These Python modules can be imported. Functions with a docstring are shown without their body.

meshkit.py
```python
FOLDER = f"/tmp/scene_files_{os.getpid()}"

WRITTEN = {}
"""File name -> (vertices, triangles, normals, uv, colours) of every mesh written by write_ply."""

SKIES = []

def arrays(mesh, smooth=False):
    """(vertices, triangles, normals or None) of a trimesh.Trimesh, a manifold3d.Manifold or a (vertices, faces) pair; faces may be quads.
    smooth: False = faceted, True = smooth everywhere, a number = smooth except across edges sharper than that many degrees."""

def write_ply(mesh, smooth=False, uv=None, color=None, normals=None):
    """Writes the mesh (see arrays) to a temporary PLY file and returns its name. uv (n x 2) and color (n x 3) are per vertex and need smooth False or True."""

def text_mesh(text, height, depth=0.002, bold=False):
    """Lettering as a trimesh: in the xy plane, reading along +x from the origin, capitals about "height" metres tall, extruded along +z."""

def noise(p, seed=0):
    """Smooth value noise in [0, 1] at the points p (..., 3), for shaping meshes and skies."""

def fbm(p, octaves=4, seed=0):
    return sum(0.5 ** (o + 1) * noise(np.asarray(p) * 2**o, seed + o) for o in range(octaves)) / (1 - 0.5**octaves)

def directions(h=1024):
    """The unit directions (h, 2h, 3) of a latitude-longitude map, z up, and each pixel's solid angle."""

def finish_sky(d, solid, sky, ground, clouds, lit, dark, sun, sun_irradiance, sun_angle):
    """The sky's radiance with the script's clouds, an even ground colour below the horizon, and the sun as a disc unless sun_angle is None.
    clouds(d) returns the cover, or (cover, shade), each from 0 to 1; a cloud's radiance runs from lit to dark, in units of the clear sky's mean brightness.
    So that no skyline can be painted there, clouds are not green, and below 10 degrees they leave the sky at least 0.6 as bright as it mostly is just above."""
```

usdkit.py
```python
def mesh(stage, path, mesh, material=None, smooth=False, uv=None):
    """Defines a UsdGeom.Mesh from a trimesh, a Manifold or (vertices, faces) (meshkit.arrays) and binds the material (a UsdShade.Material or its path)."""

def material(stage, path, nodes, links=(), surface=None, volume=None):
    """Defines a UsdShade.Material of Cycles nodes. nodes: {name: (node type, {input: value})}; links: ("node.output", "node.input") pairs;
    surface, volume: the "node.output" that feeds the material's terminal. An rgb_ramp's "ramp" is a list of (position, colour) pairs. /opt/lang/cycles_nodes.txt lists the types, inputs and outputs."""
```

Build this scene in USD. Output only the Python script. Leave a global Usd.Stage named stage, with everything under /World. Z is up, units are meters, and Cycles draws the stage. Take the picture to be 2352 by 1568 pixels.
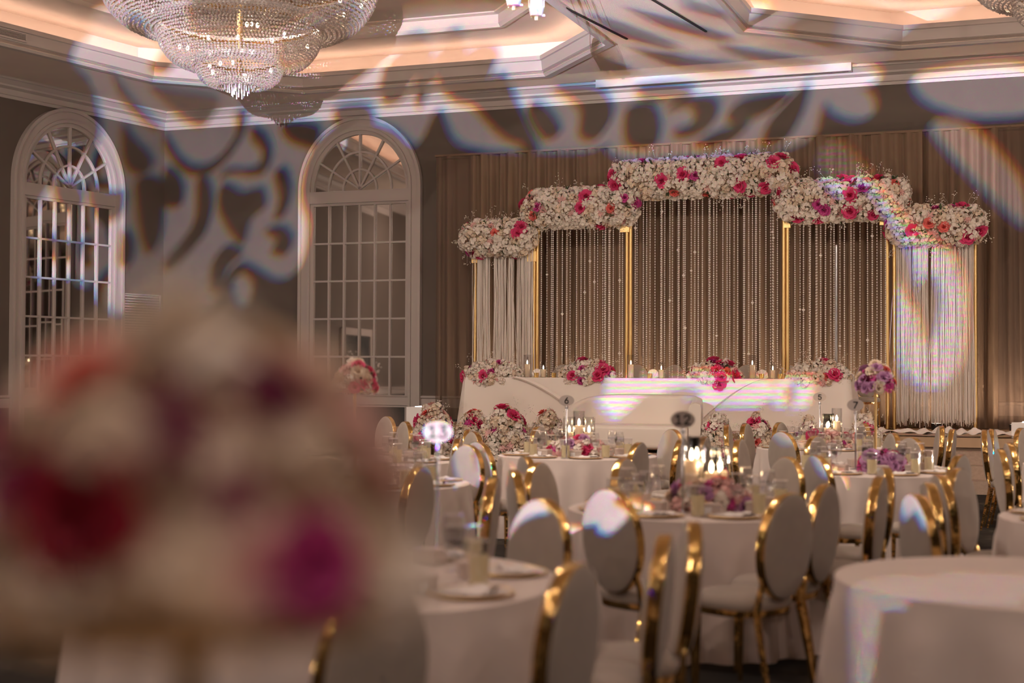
import math, random
import numpy as np
import trimesh, usdkit, meshkit
from shapely.geometry import Polygon, box as sbox
from shapely.ops import unary_union
from shapely import affinity
from pxr import Usd, UsdGeom, UsdLux, UsdShade, Gf, Sdf

stage = Usd.Stage.CreateInMemory()
UsdGeom.Xform.Define(stage, '/World')
UsdGeom.Scope.Define(stage, '/World/Looks')
UsdGeom.SetStageUpAxis(stage, 'Z'); UsdGeom.SetStageMetersPerUnit(stage, 1.0)
rnd = random.Random(11)
npr = np.random.default_rng(11)
PI = math.pi

# ------------------------------------------------------------------ camera, sky, lights, exposure
FPX, CX, CY, EYE = 3300.0, 1176.0, 784.0, np.array([0, 0, 1.58])
PITCH, ROLL = math.atan(64 / FPX), 0.004
FWD = np.array([0, math.cos(PITCH), math.sin(PITCH)])
_u0, _r0 = np.array([0, -math.sin(PITCH), math.cos(PITCH)]), np.array([1.0, 0, 0])
RIGHT = _r0 * math.cos(ROLL) + _u0 * math.sin(ROLL)
UP = -_r0 * math.sin(ROLL) + _u0 * math.cos(ROLL)
cam = UsdGeom.Camera.Define(stage, '/World/camera')
cam.AddTransformOp().Set(Gf.Matrix4d(*RIGHT, 0, *UP, 0, *(-FWD), 0, *EYE, 1))
cam.CreateHorizontalApertureAttr(36.0); cam.CreateVerticalApertureAttr(24.0)
cam.CreateFocalLengthAttr(FPX / 2352 * 36); cam.CreateClippingRangeAttr(Gf.Vec2f(0.05, 200))
cam.CreateFStopAttr(1.4); cam.CreateFocusDistanceAttr(20.5)
EXPOSURE = 0.0
cam.CreateExposureAttr(EXPOSURE)

COVE_STRENGTH, COVE_COLOR = 9.5, (1.0, 0.72, 0.55)
FILL_POWER, FILL_COLOR = 27.0, (1.0, 0.80, 0.68)       # added fill lamps at ceiling height, out of view
UP_POWER, UP_COLOR = 4.5, (1.0, 0.78, 0.58)            # unseen uplights behind the head table, lighting the drape
SPOT_POWER, SPOT_COLOR = 62.0, (1.0, 0.84, 0.70)          # unseen stage spots, out of view, lighting the head table
CHAND_POWER, CHAND_COLOR = 6.5, (1.0, 0.78, 0.60)  # chandelier lamps and the unseen ones out of view
NEAR_POWER = 2300.0
CEIL_FILL_POWER = 70.0  # added floor lamps, out of view, brightening the ceiling
CANDLE_POWER = 0.30
CEIL_POWER = 4500.0
GOBO_POWER, GOBO_COLOR = 9500.0, ((1.0, 0.0, 0.0), (0.0, 0.93, 0.0), (0.0, 0.0, 1.13))
GOBO_AT = np.array([-2.1, -0.6, 2.85])

def sphere_light(path, pos, radius, power, color):
    l = UsdLux.SphereLight.Define(stage, path); l.CreateRadiusAttr(radius); l.CreateIntensityAttr(power); l.CreateColorAttr(Gf.Vec3f(*color)); l.CreateNormalizeAttr(True)
    l.AddTranslateOp().Set(Gf.Vec3d(*map(float, pos)))
    return l

def disk_light(path, pos, radius, power, color, aim=(0, 0, -1), cone=None):
    l = UsdLux.DiskLight.Define(stage, path); l.CreateRadiusAttr(radius); l.CreateIntensityAttr(power); l.CreateColorAttr(Gf.Vec3f(*color)); l.CreateNormalizeAttr(True)
    z = -np.array(aim, float); z /= np.linalg.norm(z)
    x = np.cross([0, 1.0, 0.01], z); x /= np.linalg.norm(x); y = np.cross(z, x)
    l.AddTransformOp().Set(Gf.Matrix4d(*x, 0, *y, 0, *z, 0, *map(float, pos), 1))
    if cone:
        s = UsdLux.ShapingAPI.Apply(l.GetPrim()); s.CreateShapingConeAngleAttr(cone); s.CreateShapingConeSoftnessAttr(0.5)
    return l

# ------------------------------------------------------------------ reading the photograph's geometry
def ray(px, py):
    return FWD + RIGHT * ((px - CX) / FPX) - UP * ((py - CY) / FPX)
def at_z(px, py, z):
    r = ray(px, py); return EYE + r * ((z - EYE[2]) / r[2])
def at_y(px, py, y):
    r = ray(px, py); return EYE + r * (y / r[1])
A = np.array([8880.0, -3300.0, 0]); A /= np.linalg.norm(A)          # along the back wall, to the right
B = np.array([3300.0, 8880.0, 0]); B /= np.linalg.norm(B)           # towards the back wall
def ab(a, b, z=0.0):
    return A * a + B * b + np.array([0, 0, z])
def at_b(px, py, b):
    r = ray(px, py); return EYE + r * ((b - EYE @ B) / (r @ B))
HS = 0.68                                                            # stage height
S0 = at_z(2200, 1005, HS)
B_STAGE = S0 @ B
B_TABLE, B_FRAME, B_DRAPE, B_WALL = B_STAGE + 0.9, B_STAGE + 2.25, B_STAGE + 3.15, B_STAGE + 3.6
CORNER = at_b(378, 295, B_WALL)
Z_CROWN, Z_CEIL = CORNER[2], CORNER[2] + 0.27
CORNER = np.array([CORNER[0], CORNER[1], 0])
LW = np.array([-1882.0, -3300.0, 0]); LW /= np.linalg.norm(LW)       # along the left wall, towards the camera
LN = np.array([-LW[1], LW[0], 0])                                    # into the room
if LN[0] < 0: LN = -LN
def at_left(px, py, off=0.0):
    r = ray(px, py); return EYE + r * (((CORNER + LN * off - EYE) @ LN) / (r @ LN))
def yaw_of(d):
    return math.atan2(d[1], d[0])
A_ANG, L_ANG = yaw_of(A), yaw_of(-LW)

# ------------------------------------------------------------------ mesh building
class MB:
    def __init__(s): s.v, s.f, s.n = [], [], 0
    def add(s, v, f):
        v = np.asarray(v, float); f = np.asarray(f, int)
        if f.shape[1] == 4: f = np.vstack([f[:, [0, 1, 2]], f[:, [0, 2, 3]]])
        s.v.append(v); s.f.append(f + s.n); s.n += len(v); return s
    def mesh(s): return (np.vstack(s.v), np.vstack(s.f))
    def box(s, lo, hi):
        lo, hi = np.array(lo, float), np.array(hi, float)
        v = np.array([[x, y, z] for x in (0, 1) for y in (0, 1) for z in (0, 1)]) * (hi - lo) + lo
        return s.add(v, [[0, 1, 3, 2], [4, 6, 7, 5], [0, 4, 5, 1], [2, 3, 7, 6], [0, 2, 6, 4], [1, 5, 7, 3]])
    def rbox(s, lo, hi, r):
        import manifold3d
        lo, hi = np.array(lo, float) + r, np.array(hi, float) - r
        pts = []
        for x in (lo[0], hi[0]):
            for y in (lo[1], hi[1]):
                for z in (lo[2], hi[2]):
                    for d in _ICO: pts.append(np.array([x, y, z]) + d * r)
        h = trimesh.convex.convex_hull(np.array(pts))
        return s.add(h.vertices, h.faces)
    def lathe(s, prof, n=24, c=(0, 0, 0)):
        p = np.array(prof, float); t = np.arange(n) * 2 * PI / n
        v = np.stack([p[:, None, 0] * np.cos(t), p[:, None, 0] * np.sin(t), np.repeat(p[:, 1:2], n, 1)], -1).reshape(-1, 3) + np.array(c)
        i, j = np.meshgrid(np.arange(len(p) - 1), np.arange(n), indexing='ij')
        f = np.stack([i * n + j, i * n + (j + 1) % n, (i + 1) * n + (j + 1) % n, (i + 1) * n + j], -1).reshape(-1, 4)
        return s.add(v, f)
    def tube(s, pts, r, n=8, caps=True):
        p = np.asarray(pts, float); t = np.gradient(p, axis=0); t /= np.linalg.norm(t, axis=1, keepdims=True) + 1e-12
        a = np.cross(t, np.where(np.abs(t[:, 2:]) < 0.9, [0, 0, 1.0], [1.0, 0, 0])); a /= np.linalg.norm(a, axis=1, keepdims=True) + 1e-12
        b = np.cross(t, a); th = np.arange(n) * 2 * PI / n + PI / n
        r = np.broadcast_to(r, (len(p),))
        v = (p[:, None] + r[:, None, None] * (np.cos(th)[None, :, None] * a[:, None] + np.sin(th)[None, :, None] * b[:, None])).reshape(-1, 3)
        i, j = np.meshgrid(np.arange(len(p) - 1), np.arange(n), indexing='ij')
        f = np.stack([i * n + j, i * n + (j + 1) % n, (i + 1) * n + (j + 1) % n, (i + 1) * n + j], -1).reshape(-1, 4)
        s.add(v, f)
        if caps:
            for k in (0, len(p) - 1):
                ring = v[k * n:(k + 1) * n]
                s.add(np.vstack([ring, ring.mean(0)]), [[j, (j + 1) % n, n] for j in range(n)])
        return s
    def grid(s, P):
        P = np.asarray(P, float); h, w = P.shape[:2]
        i, j = np.meshgrid(np.arange(h - 1), np.arange(w - 1), indexing='ij')
        f = np.stack([i * w + j, i * w + j + 1, (i + 1) * w + j + 1, (i + 1) * w + j], -1).reshape(-1, 4)
        return s.add(P.reshape(-1, 3), f)
    def poly(s, polygon, depth, M=None):
        for g in getattr(polygon, 'geoms', [polygon]):
            if g.is_empty or g.area < 1e-10: continue
            m = trimesh.creation.extrude_polygon(g, depth, engine='earcut'); v = np.array(m.vertices)
            if M is not None: v = v @ M[:3, :3].T + M[:3, 3]
            s.add(v, m.faces)
        return s
    def tm(s, m, M=None):
        v = np.array(m.vertices)
        if M is not None: v = v @ np.asarray(M)[:3, :3].T + np.asarray(M)[:3, 3]
        return s.add(v, m.faces)
    def move(s, d): s.v = [v + np.array(d) for v in s.v]; return s
_ICO = np.array(trimesh.creation.icosphere(1).vertices)
def frame(x, y, z, o):
    M = np.eye(4); M[:3, 0], M[:3, 1], M[:3, 2], M[:3, 3] = x, y, z, o; return M
def beads(points, r):
    """one octahedron at each point"""
    P = np.asarray(points, float); r = np.broadcast_to(np.asarray(r, float), (len(P),))
    o = np.array([[1, 0, 0], [-1, 0, 0], [0, 1, 0], [0, -1, 0], [0, 0, 1], [0, 0, -1.0]])
    f = np.array([[0, 2, 4], [2, 1, 4], [1, 3, 4], [3, 0, 4], [2, 0, 5], [1, 2, 5], [3, 1, 5], [0, 3, 5]])
    return (P[:, None] + o[None] * r[:, None, None]).reshape(-1, 3), (f[None] + 6 * np.arange(len(P))[:, None, None]).reshape(-1, 3)

used = {}
def numbered(path):
    k = used.get(path); used[path] = 0 if k is None else k + 1
    return path if k is None else f'{path}_{k + 1:03d}'
def pth(parent): return '/World' if parent is None else str(parent.GetPath())
def obj(name, mb, m, parent=None, smooth=False, label=None, kind=None, cat=None, group=None):
    o = usdkit.mesh(stage, numbered(pth(parent) + '/' + name), mb.mesh() if isinstance(mb, MB) else mb, m, smooth=smooth).GetPrim()
    return tag(o, label, cat, group, kind)
def tag(o, label=None, cat=None, group=None, kind=None):
    for k, v in (('label', label), ('category', cat), ('group', group), ('kind', kind)):
        if v: o.SetCustomDataByKey(k, v)
    return o
def thing(name, label, cat, loc=(0, 0, 0), rz=0.0, group=None, kind=None):
    x = UsdGeom.Xform.Define(stage, numbered('/World/' + name))
    x.AddTranslateOp().Set(Gf.Vec3d(*map(float, loc))); x.AddRotateZOp().Set(math.degrees(rz))
    return tag(x.GetPrim(), label, cat, group, kind)
def dup(root, loc, rz=0.0, label=None, group=None):
    was = root.GetCustomData()
    x = thing(root.GetName().rstrip('0123456789_'), label or was['label'], was['category'], loc, rz, group or was.get('group'))
    x.GetReferences().AddInternalReference(root.GetPath()); x.SetInstanceable(True)
    return x
def move(o, loc, rz):
    o.GetAttribute('xformOp:translate').Set(Gf.Vec3d(*map(float, loc))); o.GetAttribute('xformOp:rotateZ').Set(math.degrees(rz))
class Kind:
    """the first placed is the thing itself, later ones copies of it"""
    def __init__(s, make): s.make, s.root = make, None
    def __call__(s, loc, rz, label, group=None):
        if s.root is None:
            s.root = s.make(); move(s.root, loc, rz); return tag(s.root, label, group=group)
        return dup(s.root, loc, rz, label, group)

# ------------------------------------------------------------------ materials
def mat(name, color, rough=0.6, metal=0.0, var=0.0, scale=8.0, bump=0.0, bscale=60.0, sheen=0.0, spec=0.5, transl=0.0, coords='object', **kw):
    nodes = {'p': ('principled_bsdf', {'base_color': color, 'roughness': rough, 'metallic': metal, 'specular_ior_level': spec, 'sheen_weight': sheen, **kw})}
    links = []
    if var or bump:
        nodes['tc'] = ('texture_coordinate', {})
    if var:
        c = np.array(color)
        nodes['n'] = ('noise_texture', {'scale': scale, 'detail': 3.0}); nodes['r'] = ('rgb_ramp', {'ramp': [(0.3, tuple(c * (1 - var))), (0.7, tuple(np.minimum(c * (1 + var), 1)))]})
        links += [(f'tc.{coords}', 'n.vector'), ('n.fac', 'r.fac'), ('r.color', 'p.base_color')]
    if bump:
        nodes['bn'] = ('noise_texture', {'scale': bscale, 'detail': 2.0}); nodes['b'] = ('bump', {'strength': bump, 'distance': 0.01})
        links += [(f'tc.{coords}', 'bn.vector'), ('bn.fac', 'b.height'), ('b.normal', 'p.normal')]
    out = 'p.BSDF'
    if transl:
        nodes['t'] = ('translucent_bsdf', {'color': color}); nodes['m'] = ('mix_closure', {'fac': transl})
        links += [('p.BSDF', 'm.closure1'), ('t.BSDF', 'm.closure2')]; out = 'm.closure'
    return usdkit.material(stage, '/World/Looks/' + name, nodes, links, surface=out)
def emit(name, color, strength):
    return usdkit.material(stage, '/World/Looks/' + name, {'e': ('emission', {'color': color, 'strength': strength})}, [], surface='e.emission')
def thin_glass(name, tint=(1, 1, 1), ior=1.5, gloss=(1, 1, 1), extra=0.0):
    nodes = {'t': ('transparent_bsdf', {'color': tint}), 'g': ('glossy_bsdf', {'color': gloss, 'roughness': 0.03}), 'f': ('layer_weight', {'blend': 0.5}), 'pw': ('math', {'math_type': 'power', 'value2': 3.0 if ior > 1.4 else 4.0}), 'a': ('math', {'math_type': 'multiply_add', 'value2': 0.75, 'value3': 0.04 + extra}), 'm': ('mix_closure', {})}
    return usdkit.material(stage, '/World/Looks/' + name, nodes, [('f.facing', 'pw.value1'), ('pw.value', 'a.value1'), ('a.value', 'm.fac'), ('t.BSDF', 'm.closure1'), ('g.BSDF', 'm.closure2')], surface='m.closure')
def sheer(name, color, clear):
    nodes = {'t': ('transparent_bsdf', {}), 'd': ('diffuse_bsdf', {'color': color}), 'tr': ('translucent_bsdf', {'color': color}), 'm1': ('mix_closure', {'fac': 0.3}), 'm': ('mix_closure', {'fac': clear})}
    return usdkit.material(stage, '/World/Looks/' + name, nodes, [('d.BSDF', 'm1.closure1'), ('tr.BSDF', 'm1.closure2'), ('m1.closure', 'm.closure1'), ('t.BSDF', 'm.closure2')], surface='m.closure')

M = {}
M['wall'] = mat('wall_paint', (0.125, 0.096, 0.080), 0.75, var=0.05, scale=1.5, bump=0.15, bscale=180)
M['dado'] = mat('dado_panel', (0.045, 0.04, 0.036), 0.5)
M['trim'] = mat('trim_paint', (0.47, 0.405, 0.38), 0.45)
M['ceil'] = mat('ceiling_paint', (0.62, 0.50, 0.43), 0.8, var=0.04, scale=1.2, bump=0.3, bscale=120)
M['cove'] = mat('cove_paint', (0.66, 0.54, 0.47), 0.8)
M['strip'] = emit('cove_strip', COVE_COLOR, COVE_STRENGTH)
M['slot'] = mat('slot_dark', (0.02, 0.017, 0.015), 0.6)
M['floor'] = usdkit.material(stage, '/World/Looks/carpet', {
    'tc': ('texture_coordinate', {}), 'v': ('voronoi_texture', {'scale': 2.2, 'randomness': 0.9}), 'n': ('noise_texture', {'scale': 4.0, 'detail': 4.0, 'distortion': 1.5}),
    'mx': ('math', {'math_type': 'multiply'}), 'r': ('rgb_ramp', {'ramp': [(0.1, (0.018, 0.016, 0.015)), (0.35, (0.035, 0.03, 0.026)), (0.5, (0.075, 0.062, 0.05))]}),
    'p': ('principled_bsdf', {'roughness': 0.95, 'specular_ior_level': 0.1})},
    [('tc.object', 'v.vector'), ('tc.object', 'n.vector'), ('v.distance', 'mx.value1'), ('n.fac', 'mx.value2'), ('mx.value', 'r.fac'), ('r.color', 'p.base_color')], surface='p.BSDF')
M['mirror'] = mat('mirror_pane', (0.62, 0.58, 0.55), 0.03, 1.0)
M['dark_pane'] = mat('dark_pane', (0.22, 0.22, 0.2), 0.08, 1.0)
M['cloth'] = mat('ivory_cloth', (0.68, 0.58, 0.54), 0.85, sheen=0.1, var=0.03, scale=6, bump=0.08, bscale=300)
M['cloth_stage'] = mat('cream_cloth', (0.80, 0.72, 0.66), 0.85, sheen=0.1, bump=0.08, bscale=200)
M['chair'] = mat('oyster_velvet', (0.345, 0.287, 0.245), 0.8, sheen=0.25, var=0.05, scale=12, bump=0.05, bscale=300)
M['gold'] = mat('gold_metal', (0.80, 0.52, 0.19), 0.13, 1.0, var=0.12, scale=14, bump=0.7, bscale=16)
M['gold_satin'] = mat('gold_satin', (0.80, 0.56, 0.25), 0.4, 1.0)
M['silver'] = mat('silver_metal', (0.72, 0.72, 0.76), 0.22, 1.0)
M['sign'] = mat('sign_plate', (0.50, 0.43, 0.40), 0.35, 0.15)
M['ink'] = mat('black_ink', (0.012, 0.012, 0.012), 0.5)
M['drape'] = mat('brown_drape', (0.235, 0.152, 0.10), 0.8, transl=0.2, var=0.05, scale=3)
M['sheer'] = sheer('sheer_drape', (0.28, 0.19, 0.14), 0.35)
M['string'] = mat('cream_string', (0.74, 0.66, 0.60), 0.6)
M['bead'] = mat('crystal_bead', (0.88, 0.82, 0.78), 0.2, 0.0, spec=0.8)
M['crystal'] = mat('chandelier_crystal', (0.62, 0.55, 0.53), 0.10, 0.3, spec=1.0, transl=0.2)
M['crystal_drop'] = mat('crystal_drop', (0.62, 0.59, 0.60), 0.08, 0.3, spec=1.0, transl=0.2)
M['bulb'] = emit('bulb_glow', (1.0, 0.72, 0.40), 14.0)
M['brass'] = mat('old_brass', (0.35, 0.24, 0.13), 0.4, 0.9)
M['flame'] = emit('flame', (1.0, 0.78, 0.48), 22.0)
M['wax'] = mat('candle_wax', (0.92, 0.80, 0.66), 0.5, transl=0.35)
M['glass'] = thin_glass('clear_glass', (0.97, 0.97, 0.98), 1.5, extra=0.08)
M['cylinder'] = thin_glass('candle_glass', (0.97, 0.97, 0.97), 1.5, extra=0.03)
M['gold_glass'] = mat('gold_votive', (0.85, 0.58, 0.22), 0.18, 0.8)
M['drink'] = mat('lemonade', (0.88, 0.80, 0.56), 0.15, transl=0.4)
M['water'] = thin_glass('water', (0.90, 0.92, 0.95), 1.33)
M['china'] = mat('china', (0.78, 0.70, 0.66), 0.25)
M['napkin'] = mat('napkin_cloth', (0.80, 0.74, 0.71), 0.9)
M['favour'] = mat('favour_box', (0.56, 0.46, 0.41), 0.6)
M['card'] = mat('white_card', (0.85, 0.83, 0.85), 0.6)
M['white_metal'] = mat('white_metal', (0.75, 0.74, 0.76), 0.35)
M['white_box'] = mat('white_plastic', (0.82, 0.78, 0.76), 0.4)
M['led'] = emit('uplight_led', (1.0, 0.95, 0.85), 9.0)
M['wood'] = mat('stage_wood', (0.42, 0.28, 0.17), 0.5, var=0.1, scale=3)
M['wood_dark'] = mat('stage_skirt', (0.15, 0.095, 0.06), 0.6, var=0.1, scale=3)
M['step'] = mat('step_carpet', (0.36, 0.26, 0.20), 0.95, var=0.08, scale=30)
M['sofa'] = mat('cream_leather', (0.78, 0.69, 0.62), 0.45)
M['black'] = mat('black_plastic', (0.02, 0.02, 0.02), 0.5)
def petal(name, c, v=0.12): return mat(name, c, 0.75, transl=0.25, var=v, scale=9)
M['white'] = petal('petal_white', (0.86, 0.78, 0.70), 0.08)
M['cream'] = petal('petal_cream', (0.80, 0.66, 0.52))
M['blush'] = petal('petal_blush', (0.78, 0.47, 0.44))
M['pink'] = petal('petal_hot_pink', (0.72, 0.055, 0.19))
M['coral'] = petal('petal_coral', (0.80, 0.17, 0.15))
M['magenta'] = petal('petal_magenta', (0.58, 0.06, 0.28))
M['crimson'] = petal('petal_crimson', (0.33, 0.008, 0.03))
M['lilac'] = petal('petal_lilac', (0.55, 0.28, 0.50))
M['plum'] = petal('petal_plum', (0.22, 0.02, 0.08))
M['leaf'] = mat('leaf_green', (0.055, 0.08, 0.035), 0.6, transl=0.2, var=0.3, scale=20)
M['sprig'] = mat('sprig_white', (0.80, 0.74, 0.66), 0.8)

# ------------------------------------------------------------------ room shell
L_END = CORNER + LW * 36
R_END = ab((CORNER @ A) + 31.0, B_WALL)
R_NEAR = R_END - B * 33
def wall(name, p, q, inward, t=0.3):
    d = (q - p); L = np.linalg.norm(d); d /= L
    mb = MB().box((0, 0, 0), (L, t, Z_CEIL + 1.6))
    Mx = frame(d, -inward, [0, 0, 1], p)
    v = mb.v[0] @ Mx[:3, :3].T + Mx[:3, 3]
    return obj(name, MB().add(v, mb.f[0]), M['wall'], kind='structure')
wall('wall_back', CORNER - A * 0.3, R_END + A * 0.3, -B)
wall('wall_left', CORNER, L_END, LN)
wall('wall_right', R_END, R_NEAR, -A)
rd = (L_END - R_NEAR); rn = np.array([-rd[1], rd[0], 0]) / np.linalg.norm(rd)
if rn[1] < 0: rn = -rn
wall('wall_rear', R_NEAR, L_END, rn)
room = Polygon([tuple(p[:2]) for p in (CORNER, R_END, R_NEAR, L_END)])
obj('floor', MB().poly(room.buffer(0.3, join_style=2), 0.1).move((0, 0, -0.1)), M['floor'], kind='structure')

CA = [(-12.44, 22.7), (-14.4, 20.95), (-15.7, 13.4), (-13.9, 11.4), (-8.0, 11.4), (-6.3, 13.3), (-6.3, 20.85), (-7.9, 22.72)]
CB = [(-2.05, 22.55), (-4.07, 20.68), (-4.07, 13.3), (-2.2, 11.4), (3.2, 11.4), (5.0, 13.3), (5.0, 20.6), (3.2, 22.55)]
coffers = [CA, CB, [(a, b - 14.5) for a, b in CA], [(a, b - 14.5) for a, b in CB]]
def pts(c): return [tuple(ab(a, b)[:2]) for a, b in c]
open_ = [Polygon(pts(c)) for c in coffers]
ceil = room.buffer(0.3, join_style=2).difference(unary_union(open_))
obj('ceiling', MB().poly(ceil, 0.06).move((0, 0, Z_CEIL)), M['ceil'], kind='structure')
Z_FAS, Z_UP = Z_CEIL + 0.30, Z_CEIL + 0.66
def ring_strip(mb, poly_in, poly_out, z0, z1):
    """a sloped band from one octagon at z0 to another at z1 (same corner count)"""
    p, q = np.array(poly_in), np.array(poly_out); n = len(p)
    v = np.vstack([np.c_[p, np.full(n, z0)], np.c_[q, np.full(n, z1)]])
    return mb.add(v, [[i, (i + 1) % n, n + (i + 1) % n, n + i] for i in range(n)])
def off(poly, d):
    """octagon moved outwards by d (inwards if negative), keeping its corners"""
    return list(Polygon(poly).buffer(d, join_style=2, mitre_limit=10).simplify(1e-6).exterior.coords)[:-1]
def aligned(ref, p):
    ref, p = np.array(ref), np.array(p)
    return p[[int(np.argmin(np.linalg.norm(p - r, axis=1))) for r in ref]]
for ci, c in enumerate(coffers):
    P0 = np.array(pts(c)); o = lambda d: aligned(P0, off(P0, d))
    t = thing('coffer', ['octagonal ceiling coffer with a glowing cove round the larger chandelier', 'octagonal ceiling coffer with a glowing cove at the upper right', 'octagonal ceiling coffer behind the camera, left', 'octagonal ceiling coffer behind the camera, right'][ci], 'ceiling', kind='structure')
    fb = MB()
    prof = [(0.0, Z_CEIL - 0.03), (0.10, Z_CEIL - 0.03)]
    steps = [(0.16, Z_CEIL), (0.16, Z_CEIL - 0.035), (0.04, Z_CEIL - 0.035), (0.0, Z_CEIL + 0.01), (0.0, Z_CEIL + 0.05), (-0.03, Z_CEIL + 0.06), (-0.05, Z_CEIL + 0.22), (-0.08, Z_CEIL + 0.23), (-0.08, Z_FAS), (0.02, Z_FAS)]
    for (d0, z0), (d1, z1) in zip(steps, steps[1:]):
        ring_strip(fb, o(d0), o(d1), z0, z1)
    obj('fascia', fb, M['trim'], t)
    lb = MB(); ring_strip(lb, o(0.02), o(0.55), Z_FAS, Z_FAS); ring_strip(lb, o(0.55), o(0.55), Z_FAS, Z_UP)
    obj('cove_ledge', lb, M['cove'], t)
    up = MB(); ring_strip(up, o(0.55), o(-0.85), Z_UP, Z_UP)
    for (d0, z0), (d1, z1) in zip([(-0.85, Z_UP), (-0.85, Z_UP - 0.04), (-0.93, Z_UP - 0.04), (-0.97, Z_UP + 0.02), (-0.97, Z_UP + 0.16), (-1.05, Z_UP + 0.18)], [(-0.85, Z_UP - 0.04), (-0.93, Z_UP - 0.04), (-0.97, Z_UP + 0.02), (-0.97, Z_UP + 0.16), (-1.05, Z_UP + 0.18), (-1.06, Z_UP + 0.2)]):
        ring_strip(up, o(d0), o(d1), z0, z1)
    up.poly(Polygon(o(-1.06)), 0.02, frame([1, 0, 0], [0, 1, 0], [0, 0, 1], [0, 0, Z_UP + 0.2]))
    obj('upper_ceiling', up, M['ceil'], t)
    sb = MB(); ring_strip(sb, o(0.16), o(0.24), Z_FAS + 0.03, Z_FAS + 0.03); ring_strip(sb, o(0.16), o(0.16), Z_FAS + 0.005, Z_FAS + 0.03); ring_strip(sb, o(0.24), o(0.24), Z_FAS + 0.005, Z_FAS + 0.03)
    obj('light_strip', sb, M['strip'], t, label='glowing warm cove light strip')
# crown mouldings, chair rails, dado
def along(p, d, inward, L, prof, s0=0.0):
    """sweep a (offset from the wall, z) profile along the wall"""
    q = np.array(prof, float); e = []
    for s in (s0, L):
        e.append(p + d * s + np.outer(q[:, 0], inward) + np.outer(q[:, 1], [0, 0, 1.0]))
    n = len(q); v = np.vstack(e)
    return MB().add(v, [[i, (i + 1) % n, n + (i + 1) % n, n + i] for i in range(n)])
z = Z_CROWN
crown = [(0, z - 0.05), (0.03, z - 0.05), (0.035, z), (0.06, z + 0.01), (0.07, z + 0.10), (0.16, z + 0.13), (0.17, z + 0.16), (0.26, z + 0.22), (0.30, z + 0.23), (0.30, z + 0.27), (0, z + 0.27)]
obj('trim_1', along(CORNER, A, -B, 31, crown), M['trim'], kind='structure', label='stepped crown moulding along the back wall')
obj('trim_2', along(CORNER, LW, LN, 36, crown), M['trim'], kind='structure', label='stepped crown moulding along the left wall')
rail = [(0, 0.88), (0.02, 0.88), (0.02, 1.04), (0.05, 1.06), (0.05, 1.09), (0, 1.10)]
dado = [(0, 0.14), (0.015, 0.14), (0.015, 0.88), (0, 0.88)]
base = [(0, 0), (0.03, 0), (0.03, 0.12), (0.015, 0.14), (0, 0.14)]
for (p, d, inn, L, nm) in ((CORNER, A, -B, 31, 'back'), (CORNER, LW, LN, 36, 'left')):
    obj('trim_3' if nm == 'back' else 'trim_4', along(p, d, inn, L, rail), M['trim'], kind='structure', label=f'pale chair rail along the {nm} wall')
    obj('trim_5' if nm == 'back' else 'trim_6', along(p, d, inn, L, dado), M['dado'], kind='structure', label=f'dark dado panelling along the {nm} wall')
    obj('baseboard_' + nm, along(p, d, inn, L, base), M['trim'], kind='structure')

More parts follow.
